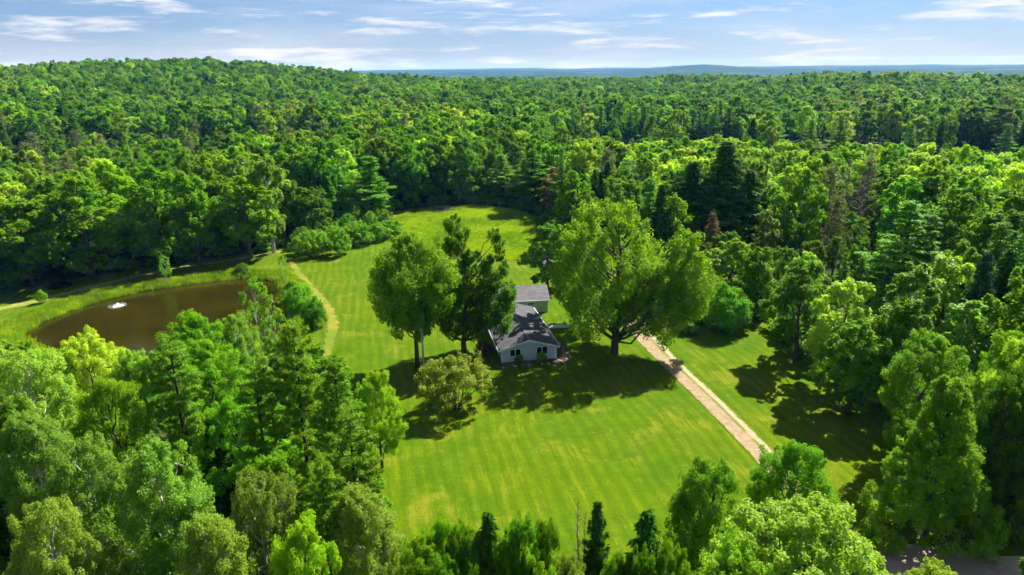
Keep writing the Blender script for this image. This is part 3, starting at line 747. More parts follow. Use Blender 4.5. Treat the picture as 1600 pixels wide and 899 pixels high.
# mulch beds, stones, pole, stake
bed = [house_xy(*p) for p in ((-.4, .1), (-.5, -1.3), (2, -1.7), (5, -1.6), (8.3, -1.5), (10.6, -1.2), (10.9, 2), (10.4, 6.5), (8.3, 6.5), (8.3, .1))]
sheet('mulch_bed', smooth_poly(bed, 1), .10, .8, M['mulch'])
rs = np.random.default_rng(5)
for k in range(22):
    x, y = (rs.uniform(-.5, 8.5), rs.uniform(-1.75, -1.35)) if k < 14 else (rs.uniform(9.6, 10.8), rs.uniform(-1.0, 6))
    q = house_xy(x, y); s = rs.uniform(.13, .28)
    th = rs.random(10) * .35 + .8; ring = [(math.cos(a) * s * t, math.sin(a) * s * t * .8, -.02) for a, t in zip(np.arange(10) * .6283, th)]
    ring2 = [(p[0] * .7 + .01, p[1] * .7, s * .55) for p in ring]
    st = MB().add(ring + ring2 + [(0, 0, s * .72)], [(i, (i + 1) % 10, 10 + (i + 1) % 10, 10 + i) for i in range(10)], [(10 + i, 10 + (i + 1) % 10, 20) for i in range(10)]).build('edging_stone', M['stone'], None, True, (q[0], q[1], .10))
    side = k >= 14
    tag(st, 'pale edging stone in the mulch strip along the right side of the house' if side else 'pale edging stone in the mulch strip under the two front windows', 'stone', 'stones edging the side bed' if side else 'stones edging the front bed')
pq = gp(663, 589)
pole = thing('utility_pole', 'pale grey wooden utility pole in front of the left maple', 'pole', (pq[0], pq[1], float(terrain(pq[0], pq[1]))))
MB().tube([(0, 0, -.5), (0, 0, 4), (-.05, 0, 8.2)], [.17, .15, .12], 10).build('shaft', M['pole'], pole, True)
MB().tube([(0, -.1, 7.6), (0, -.7, 7.8), (0, -1.1, 7.75)], .03, 6).build('lamp_arm', M['metal'], pole)
MB().tube([(0, -1.1, 7.8), (0, -1.15, 7.68), (0, -1.2, 7.55)], [.07, .16, .18], 10).build('lamp_head', M['metal'], pole)
q = gp(883, 578); tag(MB().tube([(0, 0, -.2), (0, 0, .9)], .05, 6).build('marker_stake', M['trim'], None, False, tuple(q)), 'thin white stake in the shaded lawn in front of the house', 'stake')
q = gp(898, 520); lp = thing('lamp_post', 'short dark post at the end of the concrete walkway', 'post', (q[0], q[1], 0))
MB().box((-.09, -.09, -.2), (.09, .09, 1.25)).build('post', M['dark_wood'], lp); MB().box((-.13, -.13, 1.253), (.13, .13, 1.33)).build('cap', M['metal'], lp)

# pond aerator: a low boil of white water
M['foam'] = flat_mat('white_foam', (0.82, 0.84, 0.84), .6, .4, 8, .08, .03)
fq = gp(184, 478, WATER_Z)
ft = thing('pond_fountain', 'white bubbling aerator splash in the brown pond', 'fountain', (fq[0], fq[1], WATER_Z))
r = np.random.default_rng(11); V = []; Tq = []; nrad, nth = 10, 40
for i in range(nrad + 1):
    for j in range(nth):
        a = j * 6.2832 / nth; rad = .95 * i / nrad * (1 + (.22 * math.sin(3 * a + 1) + .14 * math.sin(7 * a)) * i / nrad)
        h = .36 * math.exp(-((i / nrad - .12) / .28) ** 2) + .10 * (1 - i / nrad) + r.random() * .07 * (1 - i / nrad * .8) - (.03 if i == nrad else 0)
        V.append((rad * math.cos(a), rad * math.sin(a), h))
Tq = [(i * nth + j, (i + 1) * nth + j, (i + 1) * nth + (j + 1) % nth, i * nth + (j + 1) % nth) for i in range(nrad) for j in range(nth)]
MB().add(V, Tq).build('boil', M['foam'], ft, True)
m = MB()
for k in range(260):
    a = r.random() * 6.283; rad = r.random() ** .5 * 1.7; s = r.uniform(.02, .055); c = np.array([rad * math.cos(a), rad * math.sin(a), abs(r.normal()) * .22 * max(0, 1.7 - rad) + .01])
    m.add(c + s * np.array([(1, 0, 0), (-1, 0, 0), (0, 1, 0), (0, -1, 0), (0, 0, 1), (0, 0, -1)]), (), [(0, 2, 4), (2, 1, 4), (1, 3, 4), (3, 0, 4), (2, 0, 5), (1, 2, 5), (3, 1, 5), (0, 3, 5)])
sp = m.build('spray', M['foam'], ft); sp['kind'] = 'stuff'
# brush pile at the far end of the meadow
bq = gp(690, 331)
bp = thing('brush_pile', 'heap of brown branches at the far edge of the meadow', 'brush pile', (bq[0], bq[1], float(terrain(bq[0], bq[1]))))
for nm, cnt, rad_, mt in (('branches', 130, (.03, .07), 'dead_wood'), ('logs', 14, (.14, .26), 'bark')):
    m = MB()
    for k in range(cnt):
        a = r.random() * 6.283; c = np.array([r.normal() * 1.9, r.normal() * .9, 0]); c[2] = max(.1, r.uniform(.15, 1.5) * math.exp(-(c[0] / 2.6) ** 2)); L = r.uniform(.8, 1.9)
        dv = np.array([math.cos(a), math.sin(a) * .8, r.normal() * .25]) * L
        m.tube(bent(r, c - dv, c + dv, 4, .1), np.linspace(rad_[1], rad_[0], 4), 5)
    b_ = m.build(nm, M[mt], bp); b_['kind'] = 'stuff'

# ------------------------------------------------------------------ tree prototypes
P_ = proto
# the three yard maples
P_('maple_a', broadleaf(21, 20.0, 6.6, cb=.25, nb=27, nc=20, nl=74, ls=.19, shape='round', up=.6, el=2.0, br=(.27, .40), cr=(.25, .40)), 'maple', 'bark', 20.0, 6.6)
r_ = np.random.default_rng(31); bl = []
for (cx_, z0, z1, R0, n) in ((-.8, 5, 21.4, 3.2, 14), (5.0, 5.5, 19.3, 2.6, 11), (2.0, 4, 16, 4.6, 15), (-3.4, 5, 14, 2.6, 9), (1.5, 4, 9, 5.5, 7)):
    for k in range(n):
        t = (k + .5) / n; th = k * 2.4 + cx_; rad = R0 * (1 - t ** 2.2) * r_.uniform(.5, 1.1)
        bl.append((cx_ + rad * math.cos(th), rad * math.sin(th), z0 + (z1 - z0) * t, r_.uniform(1.3, 2.0) * (1.1 - .45 * t)))
P_('maple_b', broadleaf(22, 23.0, 7.0, cb=.2, nc=16, nl=62, ls=.18, up=.7, el=2.2, cr=(.26, .42), boughs=bl), 'maple', 'bark', 23.0, 7.0)
bl = []
for (cx_, cy_, z0, z1, R0, n) in ((-.8, 1.5, 5.5, 22.0, 8.6, 44), (10.2, 0, 7.5, 19.2, 4.4, 16), (5.5, -2, 5.5, 14, 4.6, 12)):
    for k in range(n):
        t = (k + .5) / n; th = k * 2.4 + cx_; pr = math.sin(math.pi * (.2 + .72 * t)) ** .7; rad = max(0, R0 * pr - 1.3) * r_.uniform(.7, 1.05)
        bl.append((cx_ + rad * math.cos(th), cy_ + rad * math.sin(th), z0 + (z1 - z0) * t, r_.uniform(1.7, 2.8) * (1.1 - .35 * t)))
P_('maple_c', broadleaf(23, 24.0, 8.0, cb=.16, nc=15, nl=66, ls=.20, up=.65, el=2.1, cr=(.26, .42), boughs=bl, stems=1, trunk_r=.62, drop=.06), 'maple_bright', 'bark', 24.0, 12.0)
P_('crabapple', broadleaf(24, 7.0, 5.0, cb=.12, nb=17, nc=14, nl=70, ls=.13, shape='round', up=.25, el=1.5, br=(.26, .38), cr=(.26, .42), stems=3, trunk_r=.2), 'crab', 'bark', 7.0, 5.0)
P_('round_shrub_tree', broadleaf(25, 8.0, 4.2, cb=.02, nb=18, nc=13, nl=60, ls=.15, shape='round', up=.3, el=1.3, br=(.36, .5), stems=3, trunk_r=.15), 'maple', 'bark', 8.0, 4.2)
P_('shrub', broadleaf(26, 2.2, 1.1, cb=.02, nb=8, nc=9, nl=38, ls=.08, shape='round', br=(.4, .55), stems=3, trunk_r=.05), 'maple', 'bark', 2.2, 1.1)
P_('purple_shrub', broadleaf(27, 2.6, 1.6, cb=.02, nb=9, nc=9, nl=34, ls=.09, shape='round', br=(.4, .55), stems=3, trunk_r=.05), 'purple_leaf', 'bark', 2.6, 1.6)
# close trees, fine leaves
P_('near_aspen', broadleaf(41, 17.0, 4.6, cb=.2, nb=18, nc=17, nl=160, ls=.112, shape='column', up=.5, el=1.5, br=(.36, .5), cr=(.24, .38)), 'aspen', 'birch_bark', 17.0, 4.6)
P_('near_aspen_wide', broadleaf(42, 16.0, 5.4, cb=.2, nb=20, nc=17, nl=150, ls=.115, shape='dome', up=.45, el=1.4, br=(.32, .46), cr=(.24, .36)), 'aspen', 'birch_bark', 16.0, 5.4)
P_('near_maple', broadleaf(43, 17.0, 5.2, cb=.15, nb=19, nc=16, nl=145, ls=.125, shape='dome', up=.4, el=1.5, br=(.32, .46), cr=(.24, .38)), 'maple_bright', 'bark', 17.0, 5.2)
P_('near_basswood', broadleaf(44, 16.0, 6.4, cb=.2, nb=22, nc=18, nl=130, ls=.14, shape='dome', up=.3, el=1.3, br=(.30, .42), cr=(.22, .34)), 'basswood', 'bark', 16.0, 6.4)
P_('near_oak', broadleaf(45, 15.0, 5.4, cb=.12, nb=20, nc=17, nl=140, ls=.12, shape='dome', up=.35, el=1.35, br=(.32, .46), cr=(.24, .38)), 'oak', 'bark', 15.0, 5.4)
P_('near_pine', pine(46, 22.0, 5.4, cb=.16, nl=46, ls=.30, sub=8), 'pine', 'pine_bark', 22.0, 5.4)
P_('near_pine_open', pine(47, 22.0, 5.8, cb=.2, nl=42, ls=.32, sub=7, step=1.05, gap=.2), 'pine', 'pine_bark', 22.0, 5.8)
P_('near_spruce', spruce(48, 14.0, 2.8, nl=15, ls=.23, step=.5), 'spruce', 'pine_bark', 14.0, 2.8)
P_('near_cone', broadleaf(49, 16.0, 6.0, cb=.02, nb=34, nc=15, nl=105, ls=.13, shape='cone', up=.3, el=1.35, br=(.26, .38), cr=(.24, .38)), 'maple', 'bark', 16.0, 6.0)
P_('near_birch', broadleaf(50, 13.0, 3.2, cb=.2, nb=13, nc=9, nl=36, ls=.14, shape='column', up=.6, el=1.5, br=(.34, .46), cr=(.22, .34), stems=2, trunk_r=.16), 'willow', 'birch_bark', 13.0, 3.2)
# middle distance
for k in range(4):
    P_('mid_maple%d' % k, broadleaf(60 + k, 19.0, 5.0, cb=.10 + .05 * (k % 2), nb=14, nc=12, nl=50, ls=.28, shape=('dome', 'column', 'dome', 'round')[k], up=.5, el=1.5, br=(.34, .48), cr=(.26, .40), twigs=.25), 'maple_bright' if k % 2 else 'maple', 'bark', 19.0, 5.0)
for k in range(3):
    P_('mid_oak%d' % k, broadleaf(70 + k, 18.0, 5.4, cb=.10, nb=15, nc=12, nl=48, ls=.29, shape=('dome', 'round', 'dome')[k], up=.25, el=1.25, br=(.32, .46), cr=(.28, .42), twigs=.25), 'oak', 'bark', 18.0, 5.4)
for k in range(2):
    P_('mid_aspen%d' % k, broadleaf(75 + k, 18.0, 3.9, cb=.18, nb=13, nc=11, nl=50, ls=.26, shape='column', up=.6, el=1.5, br=(.36, .5), cr=(.25, .38), twigs=.25), 'aspen', 'birch_bark', 18.0, 3.9)
P_('mid_basswood', broadleaf(78, 18.0, 5.6, cb=.12, nb=15, nc=12, nl=48, ls=.29, shape='dome', up=.3, el=1.3, br=(.32, .44), twigs=.25), 'basswood', 'bark', 18.0, 5.6)
for k in range(3):
    P_('mid_pine%d' % k, pine(80 + k, 22.0, 4.8, cb=.08 + .08 * k, nl=26, ls=.46, sub=7, step=1.0, asp=.17), 'pine', 'pine_bark', 22.0, 4.8)
for k in range(2):
    P_('mid_spruce%d' % k, spruce(85 + k, 20.0, 3.6, nl=6, ls=.42, step=.62, dens=.8, asp=.32), 'spruce', 'pine_bark', 20.0, 3.6)
P_('mid_blue_spruce', spruce(88, 17.0, 3.8, nl=9, ls=.30, step=.5, dens=.9, asp=.32), 'blue_spruce', 'pine_bark', 17.0, 3.8)
P_('mid_grey', bare(90, 17.0, 4.0, cb=.25, n=60, leafn=7, ls=.22), 'grey_leaf', 'dead_wood', 17.0, 4.0)
P_('mid_brown', broadleaf(91, 15.0, 3.6, cb=.06, nb=11, nc=9, nl=26, ls=.24, shape='column', up=.5, el=1.4), 'brown_leaf', 'dead_wood', 15.0, 3.6)
P_('bare_tree', bare(92, 17.0, 4.0, cb=.35, n=60), 'grey_leaf', 'dead_wood', 17.0, 4.0)
P_('bare_pole', bare(93, 14.0, 1.1, cb=.45, n=46), 'grey_leaf', 'dead_wood', 14.0, 1.1)
P_('brown_spruce', spruce(94, 12.0, 2.2, nl=6, ls=.30, step=.6, asp=.3), 'brown_leaf', 'pine_bark', 12.0, 2.2)
P_('thicket', broadleaf(95, 3.4, 1.9, cb=.02, nb=8, nc=9, nl=26, ls=.15, shape='dome', up=.9, el=1.9, br=(.36, .5), stems=3, trunk_r=.05), 'grass_blade', 'bark', 3.4, 1.9)
P_('willow_bush', broadleaf(96, 5.0, 3.0, cb=.02, nb=12, nc=11, nl=46, ls=.14, shape='round', up=.6, el=1.6, br=(.36, .5), stems=3, trunk_r=.08), 'willow', 'bark', 5.0, 3.0)

# ------------------------------------------------------------------ trees and shrubs one can tell apart, placed from the photograph
TREES = []        # (x, y, height, radius) of all hand-placed ones
def px_width(w, x, y, z): return w * float(project(x, y, z)[2]) / FPX
def at_base(key, name, label, cat, u, v, H, wpx, rotz=None, group=None):
    p = gp(u, v); z = float(terrain(p[0], p[1])); w = px_width(wpx, p[0], p[1], H * .5)
    TREES.append((p[0], p[1], H, w / 2)); return plant(key, name, label, cat, p[0], p[1], H, w, rotz, group)
def at_top(key, name, label, cat, u, v, H, wpx, rotz=None, group=None):
    p = gp(u, v, H); w = px_width(wpx, p[0], p[1], H * .6)
    TREES.append((p[0], p[1], H, w / 2)); return plant(key, name, label, cat, p[0], p[1], H, w, rotz, group)

def at_tb(key, name, label, cat, u, vt, vb, wpx, rotz=None, group=None):
    """foot on the ground at row vb, height from where row vt meets the vertical above it"""
    p = gp(u, vb); d = ray(u, vt); H = HC + d[2] / d[1] * p[1]
    w = px_width(wpx, p[0], p[1], H * .6); TREES.append((p[0], p[1], H, w / 2)); return plant(key, name, label, cat, p[0], p[1], H, w, rotz, group)
at_base('maple_a', 'maple_tree', 'rounded dark green maple behind the utility pole', 'tree', 652, 575, 20.6, 132, .6)
at_base('maple_b', 'maple_tree', 'tall maple with pointed leaders against the left wall of the blue house', 'tree', 726, 557, 23.4, 140, 0)
at_base('maple_c', 'maple_tree', 'huge spreading bright green maple between the house and the driveway', 'tree', 960, 553, 24.2, 236, 0)
at_base('crabapple', 'crabapple_tree', 'low olive green crabapple on the front lawn left of the house', 'tree', 714, 640, 7.4, 124)
at_base('round_shrub_tree', 'round_tree', 'compact round green tree at the edge of the lawn right of the driveway', 'tree', 1131, 517, 8.2, 76)
at_base('shrub', 'foundation_shrub', 'round green shrub under the left front window of the house', 'shrub', 812, 572, 1.9, 19)
at_base('shrub', 'foundation_shrub', 'round green shrub under the right front window of the house', 'shrub', 846, 569, 2.0, 20)
at_base('purple_shrub', 'purple_shrub', 'dark purple shrub beside the left corner of the house', 'shrub', 757, 557, 2.6, 30)
for (u, v, H, w, lab) in ((1075, 522, 2.2, 30, 'low weedy shrub beside the gravel parking area'), (1090, 505, 2.6, 28, 'leafy shrub left of the round tree'), (1180, 497, 2.6, 34, 'yellow green bush right of the round tree'), (1062, 497, 2.4, 26, 'small bush behind the parking area')):
    at_base('thicket', 'weedy_shrub', lab, 'shrub', u, v, H, w)
# trees behind the house
at_top('mid_oak1', 'yard_tree', 'dull olive tree behind the garage left of the huge maple', 'tree', 856, 352, 13, 84)
at_top('mid_maple0', 'yard_tree', 'dark green tree peeking out behind the huge maple top', 'tree', 908, 322, 20.5, 92)
at_base('mid_oak0', 'lawn_edge_tree', 'spreading tree at the lawn edge right of the round tree, casting a wide shadow', 'tree', 1243, 566, 15.6, 116)
# right-hand edge of the lawn
for (k, nm, u, v, H, w, lab) in (
    ('mid_basswood', 'edge_tree', 1330, 436, 16, 110, 'yellow green topped tree behind the spreading lawn edge tree'),
    ('mid_oak2', 'edge_tree', 1345, 500, 13, 110, 'dark green tree at the shaded right lawn edge'),
    ('mid_pine1', 'white_pine', 1398, 312, 492, 130, 'solitary tall white pine standing above the right lawn edge'),
    ('mid_pine2', 'white_pine', 1428, 335, 488, 100, 'second white pine just right of the solitary tall one'),
    ('mid_oak1', 'edge_tree', 1420, 470, 15, 110, 'broad dark tree under the tall white pines'),
    ('mid_blue_spruce', 'blue_spruce', 1545, 392, 19, 105, 'dark blue grey spruce at the right margin'),
    ('mid_basswood', 'edge_tree', 1490, 400, 17, 120, 'pale leaved tree left of the blue grey spruce'),
    ('near_maple', 'edge_tree', 1462, 524, 15.5, 130, 'bright green tree rising behind the big cone shaped tree'),
    ('near_cone', 'cone_shaped_tree', 1492, 590, 16.5, 200, 'big bushy cone shaped tree above the dirt road'),
    ('near_oak', 'edge_tree', 1585, 590, 15, 110, 'dark tree at the right margin beside the cone shaped tree'),
    ('near_maple', 'edge_tree', 1590, 520, 16, 110, 'green tree below the blue grey spruce at the right margin'),
    ('mid_aspen1', 'edge_tree', 1520, 470, 15, 100, 'green tree in front of the blue grey spruce'),
    ('mid_maple1', 'bright_tree', 1527, 282, 18, 62, 'rounded yellow green treetop standing out right of the bare trees'),
    ('mid_spruce0', 'tall_spruce', 1122, 222, 402, 150, 'tallest dark spruce right of the huge maple'),
    ('mid_spruce1', 'tall_spruce', 1076, 250, 396, 120, 'dark spruce left of the tallest spruce'),
    ('mid_spruce0', 'tall_spruce', 1162, 266, 404, 110, 'shorter dark spruce right of the tallest spruce'),
    ('brown_spruce', 'dying_spruce', 1108, 332, 428, 56, 'reddish brown dying spruce below the tallest spruce'),
    ('mid_aspen0', 'small_tree', 1200, 330, 14, 46, 'small bluish green tree left of the bare trees'),
    ('mid_maple3', 'edge_tree', 1150, 372, 14, 80, 'bright fringed tree behind the round tree'),
    ('mid_maple1', 'edge_tree', 1190, 385, 13, 60, 'green tree behind and right of the round tree'),
    ('mid_aspen1', 'edge_tree', 1115, 392, 12, 60, 'shaded tree left behind the round tree'),
    ('mid_grey', 'thin_tree', 1300, 262, 19, 76, 'thin grey leaved tree in the bare patch of the right woods'),
    ('bare_tree', 'bare_tree', 1330, 255, 19, 70, 'bare grey tree at the middle of the right woods'),
    ('bare_tree', 'bare_tree', 1352, 275, 17, 60, 'bare tree with thin trunk right of the other bare one'),
    ('mid_grey', 'thin_tree', 1362, 250, 19, 66, 'thin grey tree at the right end of the bare patch'),
    ('mid_grey', 'thin_tree', 1310, 310, 15, 60, 'ragged grey green tree below the bare trees'),
    ('mid_brown', 'dying_tree', 868, 262, 342, 54, 'brownish dying tree at the meadow corner'),
    ('bare_tree', 'bare_tree', 985, 250, 352, 64, 'bare grey tree behind the huge maple'),
    ('mid_grey', 'thin_tree', 945, 236, 345, 66, 'thin grey tree left of the bare one behind the huge maple'),
    ('mid_basswood', 'bright_tree', 915, 272, 350, 56, 'bright yellow green tree beside the brownish dying tree'),
    ('mid_pine0', 'dark_pine', 832, 232, 331, 96, 'dark pine overhanging the shaded end of the meadow'),
    ('mid_pine1', 'dark_pine', 785, 240, 317, 70, 'dark pine at the far end of the meadow'),
    ('mid_pine2', 'edge_pine', 582, 243, 345, 88, 'bright limbed pine left of the brush pile'),
    ('mid_pine0', 'edge_pine', 535, 262, 350, 72, 'pine behind the shrub row left of the bright limbed one'),
    # behind the pond
    ('mid_oak1', 'pond_tree', 52, 312, 448, 130, 'broad tree behind the left end of the pond'),
    ('mid_maple0', 'pond_tree', 146, 272, 434, 128, 'tall domed tree second from left behind the pond'),
    ('mid_maple2', 'pond_tree', 262, 258, 424, 100, 'large dark green tree behind the middle of the pond'),
    ('mid_maple1', 'pond_tree', 312, 268, 416, 90, 'bright sided tree right of the large dark pond tree'),
    ('mid_maple3', 'pond_tree', 392, 274, 405, 92, 'round topped tree with visible trunk behind the far pond bank'),
    ('mid_aspen0', 'pond_tree', 428, 240, 396, 66, 'tall narrow tree above the right end of the pond'),
    ('mid_oak2', 'pond_tree', 490, 292, 372, 74, 'green tree between the pond and the shrub row'),
    ('mid_pine0', 'pond_pine', 8, 330, 452, 90, 'pine limbs at the left margin behind the pond'),
    ('mid_oak0', 'pond_tree', -12, 392, 458, 80, 'low leafy tree at the left margin beside the pond'),
):
    (at_top if H < 60 else at_tb)(k, nm, lab, 'tree', u, v, H, w)
# young pines / saplings, bushes along the pond
sap = [(475, 388), (498, 392), (520, 386), (543, 384), (566, 383), (590, 378), (612, 370), (505, 400), (530, 399), (484, 402), (556, 372), (580, 366), (600, 360), (520, 374), (545, 368), (466, 398)]
ORD16 = 'first second third fourth fifth sixth seventh eighth ninth tenth eleventh twelfth thirteenth fourteenth fifteenth sixteenth'.split()
for k, (u, v) in enumerate(sorted(sap)):
    at_base('thicket', 'row_shrub', f'feathery bright green shrub, {ORD16[k]} from the left in the row behind the lawn', 'shrub', u, v, 4.2 + (k * 7 % 5) * .45, 30 + (k * 5 % 4) * 5, None, 'feathery shrubs behind the lawn')
for (k, u, v, H, w, lab) in (('near_birch', 446, 448, 7.5, 20, 'dark slender bush on the right bank of the pond'), ('willow_bush', 470, 486, 5.0, 56, 'pale green willow bush on the right pond bank'),
                             ('round_shrub_tree', 492, 512, 5.2, 44, 'darker round bush at the lawn end of the pond bank'), ('willow_bush', 460, 468, 4.0, 40, 'smaller willow bush near the slender one'),
                             ('near_birch', 261, 441, 6.0, 22, 'single slender bush on the far pond bank'), ('thicket', 66, 474, 2.6, 16, 'small weed clump on the left pond bank'), ('thicket', 380, 428, 2.4, 22, 'low clump on the far shore near the right end of the pond')):
    at_base(k, 'pond_bush', lab, 'shrub', u, v, H, w)
# near woods, left
NEAR = [
    ('near_birch', 'pond_birch', 395, 432, 13.5, 60, 'slender pale trunked birch leaning over the pond'),
    ('near_birch', 'pond_birch', 420, 462, 11, 50, 'smaller birch right of the slender one by the pond'),
    ('near_basswood', 'near_tree', 128, 520, 14, 110, 'yellow green tree in front of the left pond end'),
    ('near_basswood', 'near_tree', 205, 545, 13, 90, 'yellow tinged treetop below the pond middle'),
    ('near_maple', 'near_tree', 300, 492, 16, 130, 'bright green tree cutting into the near pond edge'),
    ('near_aspen_wide', 'near_tree', 365, 490, 15, 90, 'pale grey green tree beside the birches'),
    ('near_pine_open', 'near_pine', 262, 528, 19, 150, 'dark green pine in the middle of the left foreground'),
    ('near_pine', 'near_pine', 455, 502, 22.5, 130, 'tallest pine of the left foreground'),
    ('near_pine_open', 'near_pine', 395, 560, 20, 140, 'pine with yellow green plates left of the tallest pine'),
    ('near_pine', 'near_pine', 520, 560, 20, 140, 'pine with long bright limbs at the lawn edge'),
    ('near_pine_open', 'near_pine', 545, 640, 18, 150, 'lower bright pine reaching over the lawn edge'),
    ('near_maple', 'near_tree', 585, 580, 12, 74, 'bright green tree right of the pines at the lawn edge'),
    ('near_aspen_wide', 'near_tree', 30, 545, 17, 150, 'silvery green tree at the left margin below the pond'),
    ('near_aspen', 'near_tree', 40, 640, 17, 130, 'silver green aspen lower at the left margin'),
    ('near_aspen_wide', 'near_tree', 125, 680, 17, 150, 'light green aspen in the bottom left corner woods'),
    ('near_aspen', 'near_tree', 243, 690, 18, 150, 'silver green aspen in the middle of the bottom left woods'),
    ('near_maple', 'near_tree', 160, 590, 16, 120, 'darker yellow flecked maple between the aspens and the dark pine'),
    ('near_aspen_wide', 'near_tree', 395, 735, 17, 150, 'silvery aspen below the pines near the bottom edge'),
    ('near_aspen', 'near_tree', 560, 760, 15, 130, 'leafy aspen at the bottom left corner of the lawn'),
    ('near_pine', 'near_pine', 500, 720, 17, 120, 'dense pine at the bottom between two aspens'),
    ('near_aspen_wide', 'near_tree', 60, 780, 17, 150, 'bright aspen crown touching the bottom left corner'),
    ('near_aspen', 'near_tree', 320, 800, 17, 140, 'aspen crown at the bottom edge below the silver one'),
    ('near_maple', 'near_tree', 470, 815, 16, 130, 'dark green crown at the bottom edge under the pines'),
    ('near_maple', 'near_tree', 655, 840, 14, 100, 'bright leafy treetop at the bottom lawn edge, leftmost of the row'),
    ('near_oak', 'near_tree', 720, 822, 14, 90, 'green treetop in the bottom row below the lawn'),
    ('near_spruce', 'near_spruce', 762, 802, 14.5, 125, 'dark spruce tip in the bottom row well left of the dead trunks'),
    ('near_oak', 'near_tree', 815, 806, 14.5, 95, 'dark leafy treetop right of the spruce tip in the bottom row'),
    ('near_oak', 'near_tree', 790, 845, 13, 90, 'leafy treetop just below and right of the spruce tip'),
    ('near_oak', 'near_tree', 855, 815, 14, 80, 'olive treetop just left of the dead trunks'),
    ('near_maple', 'near_tree', 690, 812, 14, 90, 'yellow green treetop second from left in the bottom row'),
    ('near_oak', 'near_tree', 742, 835, 13, 90, 'dark leafy crown left of and below the spruce tip in the bottom row'),
    ('near_maple', 'near_tree', 835, 850, 13, 90, 'bright leafy crown left of and below the olive treetop in the bottom row'),
    ('near_aspen_wide', 'near_tree', 890, 868, 12, 90, 'pale green crown at the foot of the dead trunks'),
    ('near_oak', 'near_tree', 690, 870, 13, 110, 'shaded crown at the very bottom below the leftmost row trees'),
    ('near_oak', 'near_tree', 1000, 858, 13, 90, 'leafy crown at the foot of the dark pointed spruce'),
    ('bare_pole', 'dead_pine', 903, 786, 14, 34, 'thin dead bare trunk at the bottom lawn edge'),
    ('bare_pole', 'dead_pine', 915, 800, 13, 28, 'second dead trunk right of the thin bare one'),
    ('near_spruce', 'near_spruce', 934, 786, 14, 100, 'narrow green spruce next to the dead trunks'),
    ('near_oak', 'near_tree', 965, 870, 12, 80, 'low green crown right of the dead trunks'),
    ('near_spruce', 'near_spruce', 1012, 800, 14.5, 150, 'dark pointed spruce between the dead trunks and the twin trees'),
    ('near_oak', 'near_tree', 1050, 850, 13, 90, 'grey green crown at the bottom below the pointed spruce'),
    ('near_oak', 'near_tree', 1118, 722, 15, 150, 'left one of the twin dark green trees beside the driveway end'),
    ('near_maple', 'near_tree', 1245, 692, 14, 135, 'right one of the twin trees at the driveway end'),
    ('near_basswood', 'near_tree', 1265, 790, 16.5, 290, 'big yellow green crown in the foreground at the bottom right'),
    ('near_basswood', 'near_tree', 1160, 845, 15, 170, 'yellow green crown left of the big foreground one'),
    ('near_basswood', 'near_tree', 1470, 885, 9, 120, 'yellow green tips in front of the dirt road'),
]
for (k, nm, u, v, H, w, lab) in NEAR: at_top(k, nm, lab, 'tree', u, v, H, w)

# ------------------------------------------------------------------ the rest of the woods
VIS = np.array([(492, 500), (512, 560), (604, 600), (590, 650), (622, 700), (640, 800), (690, 803), (770, 797), (850, 805), (900, 782), (960, 850),
                (1030, 790), (1062, 740), (1140, 702), (1190, 690), (1300, 690), (1325, 740), (1385, 790), (1412, 850), (1500, 880), (1600, 870),
                (1600, 845), (1400, 820), (1390, 700), (1300, 610), (1200, 560), (1190, 510), (1100, 480), (1050, 440), (880, 420), (840, 420), (835, 330), (620, 330),
                (450, 400), (0, 445), (0, 505), (20, 520), (100, 528), (160, 545), (220, 515), (290, 492), (370, 472), (440, 500)], float)
fx, fy, fs = [], [], []
def jitter_grid(d0, d1, sp, amax=44):
    n = int(2 * d1 / sp); g = np.arange(-n, n + 1) * sp
    X, Y = np.meshgrid(g, np.arange(0, int(d1 / sp) + 2) * sp); X = X + (np.arange(X.shape[0])[:, None] % 2) * sp * .5
    X = X.ravel() + RNG.uniform(-.46, .46, X.size) * sp; Y = Y.ravel() + RNG.uniform(-.46, .46, Y.size) * sp
    d = np.hypot(X, Y); a = np.degrees(np.arctan2(X, Y))
    k = (d >= d0) & (d < d1) & (np.abs(a) < amax) & (Y > 22)
    return X[k], Y[k]
for (d0, d1, sp) in ((22, 110, 6.6), (110, 330, 6.8), (330, 800, 8.6), (800, 1500, 10.6), (1500, 3300, 13.0)):
    a, b = jitter_grid(d0, d1, sp, 44 if d0 < 400 else 40); fx.append(a); fy.append(b)
X = np.concatenate(fx); Y = np.concatenate(fy); D = np.hypot(X, Y); AZ = np.degrees(np.arctan2(X, Y))
ok = sdist(CLEAR, X, Y) > 2.5
ok &= sdist(POND, X, Y) > 3; ok &= sdist(SMALL_POND, X, Y) > 2
gap = (AZ > 3 + 5 * (vnoise(X / 60, Y / 60) - .5)) & (D > 272 + 22 * vnoise(X / 50, Y / 50)) & (D < 402 + 20 * vnoise(X / 30, Y / 90)) ; ok &= ~(gap & (RNG.random(len(X)) < .93))
marsh = (AZ < -13) & (D > 250 + 40 * vnoise(X / 40 + 8, Y / 40)) & (D < 400)
Hh = RNG.uniform(16, 22, len(X)) * (0.92 + .16 * vnoise(X / 70, Y / 70)); Hh = np.where(marsh, Hh * RNG.uniform(.4, .75, len(X)), Hh)
Hh = np.where(D < 75, RNG.uniform(12, 16.5, len(X)), Hh); Hh = np.where(D > 1500, Hh * 1.0, Hh)
Hh = np.where((AZ > 2) & (D > 225) & (D < 300), Hh * (.98 - .22 * sstep(225, 275, D)), Hh)
_u, _v, _ = project(X, Y, np.zeros(len(X))); Hh = np.where((_u > 1062) & (_u < 1470) & (D > 104) & (D < 185) & ((D < 162) | ((_u > 1262) & (_u < 1395))), Hh * .48, Hh)
